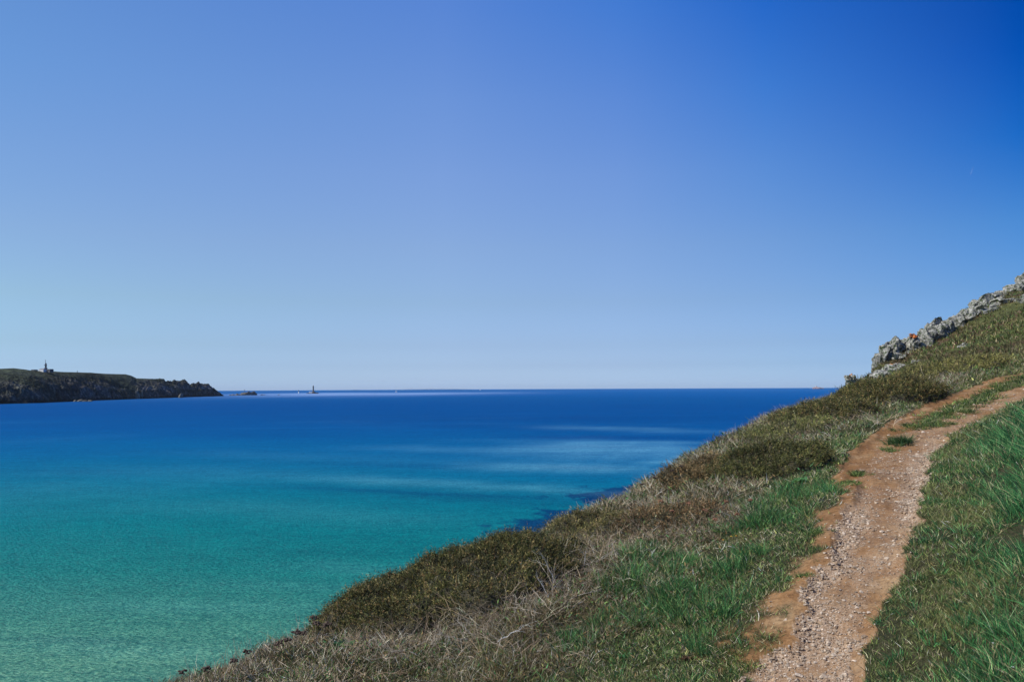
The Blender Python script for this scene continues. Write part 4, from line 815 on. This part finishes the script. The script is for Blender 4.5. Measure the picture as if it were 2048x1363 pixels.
skerry('rock_islet', [(490,784,9),(498,781.5,8),(505,782,5.5),(508,785,5),(484,786,7),(496,784,10),(476,787,4)], 'dark humped rock islet just off the tip of the headland', 41, (490, 790))
skerry('rock_islet', [(474,786.3,3),(467,787.8,5),(462,788.6,4),(478,788,5)], 'low flat reef on the left of the dark humped islet', 43, (470, 790.2))
skerry('rock_islet', [(523,788.2,3),(528,788.5,3)], 'tiny awash rock right of the dark humped islet, amid broken water', 44, (525, 789.6))
skerry('rock_islet', [(557,788.3,2.5)], 'tiny awash rock halfway to the beacon', 45, (557, 789.4))
skerry('rock_islet', [(626,783.5,6),(618,784.5,5),(633,784.8,5),(628,782.8,4)], 'dark low rock carrying the lighthouse', 46, (626, 786.6))
skerry('rock_stack', [(276,779,3.6),(276,774,2.4),(277,785,4.6),(274.6,790,4)], 'pale upright rock pillar on the shore of the headland', 47, (276, 797.3), M_ISLEP, 'rock')
skerry('rock_stack', [(283,779,2.6),(283,786,3.4),(284,777,1.6)], 'narrower pale rock right of the pale pillar', 48, (283, 797), M_ISLEP, 'rock')
skerry('rock_stack', [(361,788,5),(363,784,4.6),(361,782.5,3.6)], 'squat pale boulder at the foot of the headland near its tip', 49, (361, 795), M_ISLEP, 'rock')
skerry('rock_stack', [(152,799,4),(160,798,5),(172,799,6),(182,798.5,4)], 'row of pale shore rocks under the middle of the headland', 50, (165, 802.6), M_ISLEP, 'rock')
skerry('rock_stack', [(140,790,4),(137,795,4)], 'pale slanting slab above the row of shore rocks', 51, (140, 802), M_ISLEP, 'rock')

# ------------------------------------------------------------------ man-made things, all far off
def lathe(prof, seg=16):
    a = np.linspace(0, 2 * np.pi, seg, endpoint=False); V = np.array([[r * np.cos(t), r * np.sin(t), z] for r, z in prof for t in a]); F = []
    for i in range(len(prof) - 1):
        for j in range(seg): F.append([i * seg + j, i * seg + (j + 1) % seg, (i + 1) * seg + (j + 1) % seg, (i + 1) * seg + j])
    return V, np.array(F)
def boxv(c, s):
    c = np.array(c, float); s = np.array(s, float) / 2; V = np.array([[x, y, z] for z in (-1, 1) for y in (-1, 1) for x in (-1, 1)]) * s + c
    return V, np.array([[0, 2, 3, 1], [4, 5, 7, 6], [0, 1, 5, 4], [2, 6, 7, 3], [0, 4, 6, 2], [1, 3, 7, 5]])
def part(name, vf, mat, parent, smooth=False):
    V, F = vf; return mesh_np(name, V, [(F.shape[1], F)], mat, smooth=smooth, parent=parent)
def gable(w, d, h, rh):
    V = np.array([[-w, -d, 0], [w, -d, 0], [w, d, 0], [-w, d, 0], [-w, 0, rh], [w, 0, rh]]) + np.array([0, 0, h]); 
    return V, [(4, np.array([[0, 1, 5, 4], [2, 3, 4, 5]])), (3, np.array([[1, 2, 5], [3, 0, 4]]))]
M_DARK = mat_plain('dark_grey_render', (.06, .065, .075), .8, .5); M_WALL = mat_plain('whitewashed_wall', (.82, .8, .77), .8, .4, .12); M_ROOF = mat_plain('slate_roof', (.16, .16, .18), .7, .6); M_STEEL = mat_plain('grey_steel', (.1, .1, .11), .5, 1, .2, .3)
M_GLASS = mat_plain('dark_window', (.03, .04, .05), .2, 1); M_GRAN = mat_plain('granite_masonry', (.13, .125, .12), .85, .3, .3); M_SAIL = mat_plain('white_sailcloth', (.85, .85, .85), .7, .3, .05); M_HULL = mat_plain('white_hull', (.7, .7, .72), .4, .3, .05); M_PINK = mat_plain('pinkish_masonry', (.45, .30, .28), .85, .2, .15)
def ground_headland(px_):
    i = int(np.argmin(np.abs(tp - px_))); j = int(np.argmin(np.abs(kk - ridge_k * .97))); return np.array([HX[i, j], HY[i, j], HZ[i, j]])
g = ground_headland(90); mpp = g[1] / FPX                      # metres per photo pixel there
def hp(px_, py_): return at(px_, py_, g[1])
# signal tower
t0 = hp(91.3, 744); tw = empty('signal_tower', t0); tag(tw, 'dark stepped signal tower with a mast on top of the far headland', 'tower')
H_ = (744 - 726) * mpp
part('shaft', lathe([(2.5 * mpp * 1.05, -6), (2.4 * mpp, H_ * .25), (2.4 * mpp, H_ * .36)], 8), M_DARK, tw)
part('lower_gallery', lathe([(2.4 * mpp, H_ * .36), (3.3 * mpp, H_ * .38), (3.3 * mpp, H_ * .46), (2.1 * mpp, H_ * .5)], 8), M_DARK, tw)
ur = part('watch_room', lathe([(1.7 * mpp, H_ * .5), (1.7 * mpp, H_ * .68), (2.3 * mpp, H_ * .74), (2.3 * mpp, H_ * .78), (1.5 * mpp, H_ * .8), (1.5 * mpp, H_), (0, H_ * 1.02)], 8), M_DARK, tw)
part('window', lathe([(1.75 * mpp, H_ * .56), (1.75 * mpp, H_ * .63)], 8), M_GLASS, ur)
part('bracket', boxv((-2.2 * mpp, 0, H_ * .8), (2.6 * mpp, 1.5, .9)), M_STEEL, tw)
mo = part('mast', lathe([(.45, H_ * .9), (.35, (744 - 719.5) * mpp), (0, (744 - 719.3) * mpp)], 6), M_STEEL, tw); mo.location.x = -.9 * mpp
mt = part('antenna', boxv((0, 0, (744 - 720.5) * mpp), (.9, .9, 1.0)), M_STEEL, mo)
def house(name, pxa, pxb, pyt, pyb, label, wall, roof, win=0, flat=False):
    a_ = hp(pxa, pyb); b_ = hp(pxb, pyt); w_ = b_[0] - a_[0]; h_ = b_[2] - a_[2]; kf = (g[1] - 36) / g[1]; r_ = empty(name, ((a_[0] + b_[0]) / 2 * kf, g[1] * kf, EYE + (a_[2] - EYE) * kf)); r_.rotation_euler.z = math.radians(-28); tag(r_, label, 'building'); wh = h_ * (.9 if flat else .62)
    part('wall', boxv((0, 0, wh / 2 - .5), (w_, 7, wh + 1)), wall, r_)
    if flat: part('roof', boxv((0, 0, wh + .3), (w_ * .9, 6, h_ * .16)), roof, r_)
    else:
        V, F = gable(w_ / 2 * 1.03, 3.8, wh, h_ - wh); V[4, 0] *= .72; V[5, 0] *= .72; mesh_np('roof', V, F, roof, smooth=False, parent=r_)
    for i in range(win):
        wo = part('window', boxv((0, 0, 0), (.9, .12, 1.2)), M_GLASS, r_); wo.location = (-w_ / 2 + (i + .6) * w_ / (win + .2), -3.55, wh * .5)
house('station_building', 77.5, 93.5, 736.4, 742.6, 'whitewashed low building with grey roof at the foot of the signal tower', M_WALL, M_ROOF, 5)
house('outbuilding', 63.5, 74, 739, 742.5, 'flat dark outbuilding left of the whitewashed building on the headland', M_DARK, M_DARK, 0, True)
house('outbuilding', 93.6, 106, 738, 743.5, 'dark bunker-like building right of the signal tower', M_DARK, M_DARK, 0, True)
p = ground_headland(153.3); o = part('marker_post', lathe([(.7, -3), (.6, 2.4), (.35, 3.0), (0, 3.4)], 8), M_DARK, None); o.location = p; tag(o, 'tiny lone marker post on the grassy crest of the headland', 'post')
# lighthouse
b = seapt(626.5, 786.2); mpp = b[1] / FPX; lh = empty('lighthouse', b); tag(lh, 'dark stone lighthouse with lantern, on a low rock out at sea', 'lighthouse'); top = (786.2 - 770.6) * mpp
part('tower', lathe([(2.5 * mpp, 0), (2.1 * mpp, top * .2), (1.5 * mpp, top * .4), (1.2 * mpp, top * .74)], 14), M_GRAN, lh)
part('gallery', lathe([(1.2 * mpp, top * .74), (1.8 * mpp, top * .76), (1.8 * mpp, top * .80), (1.1 * mpp, top * .81)], 14), M_GRAN, lh)
ln = part('lantern', lathe([(1.1 * mpp, top * .81), (1.1 * mpp, top * .93)], 12), M_GLASS, lh); part('cap', lathe([(1.25 * mpp, top * .93), (.6 * mpp, top * .98), (0, top)], 12), M_DARK, ln)
kh = empty('keeper_house', seapt(621, 786.2)); tag(kh, 'pale low building on the rock left of the lighthouse', 'building'); part('wall', boxv((0, 0, 2.2 * mpp), (5.5 * mpp, 8, 2.6 * mpp)), M_WALL, kh); part('roof', boxv((0, 0, 3.6 * mpp), (5 * mpp, 7, .5 * mpp)), M_ROOF, kh)
# beacon with dark top
b = seapt(597.5, 786.3); mpp = b[1] / FPX; bc = empty('beacon', b); tag(bc, 'small beacon, white below and dark on top, left of the lighthouse', 'beacon')
part('base', lathe([(1.3 * mpp, -1), (1.0 * mpp, 3.6 * mpp), (0, 3.7 * mpp)], 12), M_WALL, bc); part('topmark', lathe([(.9 * mpp, 3.6 * mpp), (.6 * mpp, 5.4 * mpp), (.25 * mpp, 5.6 * mpp), (.2 * mpp, 7.4 * mpp), (0, 7.5 * mpp)], 10), M_DARK, bc)
b = seapt(486.5, 789); mpp = b[1] / FPX; o = part('beacon_pole', lathe([(.4 * mpp, 0), (.3 * mpp, 8 * mpp), (.5 * mpp, 8.2 * mpp), (.5 * mpp, 10.5 * mpp), (0, 10.6 * mpp)], 8), M_STEEL, None); o.location = b + np.array([0, 12, 0]); tag(o, 'thin beacon pole standing behind the dark humped islet', 'pole')
# sailing boats
def sailboat(px_, py_, hpx, label):
    b = seapt(px_, py_); k = b[1] / FPX; sb = empty('sailboat', b); tag(sb, label, 'sailboat', 'white sails near the horizon'); L_ = hpx * .42 * k
    V = np.array([[-L_, -.3 * L_, .5 * k], [-L_, .3 * L_, .5 * k], [.5 * L_, .3 * L_, .5 * k], [.5 * L_, -.3 * L_, .5 * k], [1.25 * L_, 0, .7 * k], [-.85 * L_, -.15 * L_, -.3 * k], [-.85 * L_, .15 * L_, -.3 * k], [.5 * L_, .12 * L_, -.3 * k], [.5 * L_, -.12 * L_, -.3 * k]])
    mesh_np('hull', V, [(4, np.array([[0, 1, 6, 5], [0, 5, 8, 3], [1, 2, 7, 6], [5, 6, 7, 8], [0, 3, 2, 1]])), (3, np.array([[3, 8, 4], [8, 7, 4], [7, 2, 4], [2, 3, 4]]))], M_HULL, smooth=False, parent=sb)
    part('mast', boxv((0, 0, hpx * .5 * k), (.12 * k, .12 * k, hpx * k)), M_STEEL, sb)
    def sail(nm, x0, x1): 
        z0, z1 = .9 * k, hpx * k * .96; V = []
        for i in range(6):
            t = i / 5
            for j in range(4): s = j / 3; w_ = (x1 - x0) * (1 - t); V.append([x0 + w_ * s, math.sin(s * 3.14) * .12 * L_ * (1 - t), z0 + (z1 - z0) * t])
        V = np.array(V); V2 = V + np.array([0, .05 * k, 0]); mesh_np(nm, np.concatenate([V, V2]), [(4, np.concatenate([gridfaces(6, 4), gridfaces(6, 4)[:, ::-1] + 24]))], M_SAIL, parent=sb)
    sail('mainsail', -.1 * L_, -1.0 * L_); sail('jib', .1 * L_, 1.1 * L_)
sailboat(792, 784.5, 5.4, 'white sailboat right of the lighthouse, the larger and nearer')
sailboat(960, 780.5, 4, 'faint tiny sailboat at the right end of the low island')
# low island on the horizon with houses, and a far islet
M_FAR = mat_plain('far_island_ground', (.07, .08, .06), .95, .01, .3)
def low_island(prof, Yd, depth, name, kind=None, label=None, mat=None, cat=None, z0=-40):
    V = []; F = []; nn = len(prof)
    for a_, t_ in prof:
        p_ = at(a_, t_, float(Yd)); V += [[p_[0], p_[1] - depth, z0], [p_[0], p_[1] - depth * .6, p_[2] - .3 * (p_[2] - z0) * .2], [p_[0], p_[1], p_[2]], [p_[0], p_[1] + depth, z0]]
    F = gridfaces(nn, 4); o = mesh_np(name, np.array(V), [(4, F)], mat or M_FAR, smooth=False); tag(o, label, cat, kind=kind); return o
isl = np.array([(640,780.6),(660,780.2),(700,779.4),(712,778.9),(725,779.6),(760,779.2),(800,778.8),(830,778.3),(860,778.0),(900,777.8),(930,777.9),(950,778.3),(975,779)])
hz = np.interp(isl[:, 0], [0, 2048], [783.3, 773.2])
low_island(np.stack([isl[:, 0], isl[:, 1]], -1), 16500, 400, 'distant_island', kind='structure')
for i, a_ in enumerate([815,823,840,846,858,866,880,886,893,903,914,932]):
    b = at(a_, 778.0, 16000.); r_ = np.random.default_rng(i); s0 = r_.uniform(8, 16); h_ = r_.uniform(10, 22); r0 = empty('distant_house', (b[0], b[1], b[2] - 8)); tag(r0, ['leftmost','second','third','fourth','fifth','sixth','seventh','eighth','ninth','tenth','eleventh','rightmost'][i] + ' tiny house, counted from the left, on the low horizon island', 'house', 'houses on the low island')
    part('wall', boxv((0, 0, h_ / 2), (s0 * 1.6, s0, h_)), M_WALL, r0); V, F = gable(s0 * .85, s0 * .55, h_, 5); mesh_np('roof', V, F, M_ROOF, smooth=False, parent=r0)
skerry('rock_islet', [(1636,773.2,7),(1631,773.8,5),(1642,774.6,6),(1634,772.4,3.5)], 'pinkish rock islet on the horizon left of the hill', 60, (1636, 777.2), mat_rock('pinkish_islet_rock', .03, [(.2, .13, .12), (.3, .2, .19), (.4, .3, .28)], moss=(.12, .08, .08), mossf=.3, bdist=5))
b = seapt(1632, 777.2); mpp = b[1] / FPX; ft = empty('sea_fort', b + np.array([0, 0, 3 * mpp])); tag(ft, 'small pale tower building on top of the pinkish islet', 'building'); part('wall', boxv((0, 0, 1.2 * mpp), (2.4 * mpp, 2 * mpp, 2.8 * mpp)), M_WALL, ft); part('roof', boxv((0, 0, 2.8 * mpp), (1.8 * mpp, 1.6 * mpp, .5 * mpp)), M_PINK, ft)
b = seapt(1370, 921.5); V, F = ICO[2]; mb = empty('mooring_buoy', b); tag(mb, 'single white mooring buoy on the water beside the slope', 'buoy'); part('float', (V * np.array([.35, .35, .34]) + np.array([0, 0, .2]), F), M_HULL, mb, True); part('ring', lathe([(.12, .5), (.14, .56), (.1, .62), (.08, .56)], 10), M_STEEL, mb)
# thin sea haze: one closed box of even air round the whole place
V, F = boxv((0, 0, 35), (56000, 56000, 190)); hm = bpy.data.materials.new('haze_air'); hm.use_nodes = True; hn = hm.node_tree; hn.nodes.remove(hn.nodes['Principled BSDF'])
pv = hn.nodes.new('ShaderNodeVolumePrincipled'); pv.inputs['Color'].default_value = (.72, .84, 1, 1); pv.inputs['Density'].default_value = 1.5e-5; hn.links.new(pv.outputs[0], hn.nodes['Material Output'].inputs['Volume'])
o = mesh_np('haze', V, [(4, F)], hm, smooth=False); tag(o, kind='stuff')
# contrail fragment high in the air
a_ = at(1946.5, 334, 9000.); b_ = at(1941.5, 348, 9000.); d = b_ - a_; t = np.linspace(0, 1, 14); parts = []
for q in t: V, F = ICO[2]; s0 = 2.5 + 3 * q; parts.append((V * np.array([s0, s0, s0 * 1.6]) * (1 + .2 * fbm(V[:, 0] * 2 + q * 9, V[:, 1] * 2, 2, 5))[:, None] + d * (q - .5), F))
V, F = join(parts); mcl = mat_plain('vapour', (.9, .9, .92), 1, .01, .05)
_n = mcl.node_tree; tb = _n.nodes.new('ShaderNodeBsdfTransparent'); mx = _n.nodes.new('ShaderNodeMixShader'); mx.inputs[0].default_value = .035; _n.links.new(tb.outputs[0], mx.inputs[1]); _n.links.new(_n.nodes['Principled BSDF'].outputs[0], mx.inputs[2]); _n.links.new(mx.outputs[0], _n.nodes['Material Output'].inputs[0])
o = mesh_np('contrail', V, [(3, F)], mcl); o.location = (a_ + b_) / 2; tag(o, 'short faint vapour trail high in the sky at the right', 'vapour trail')
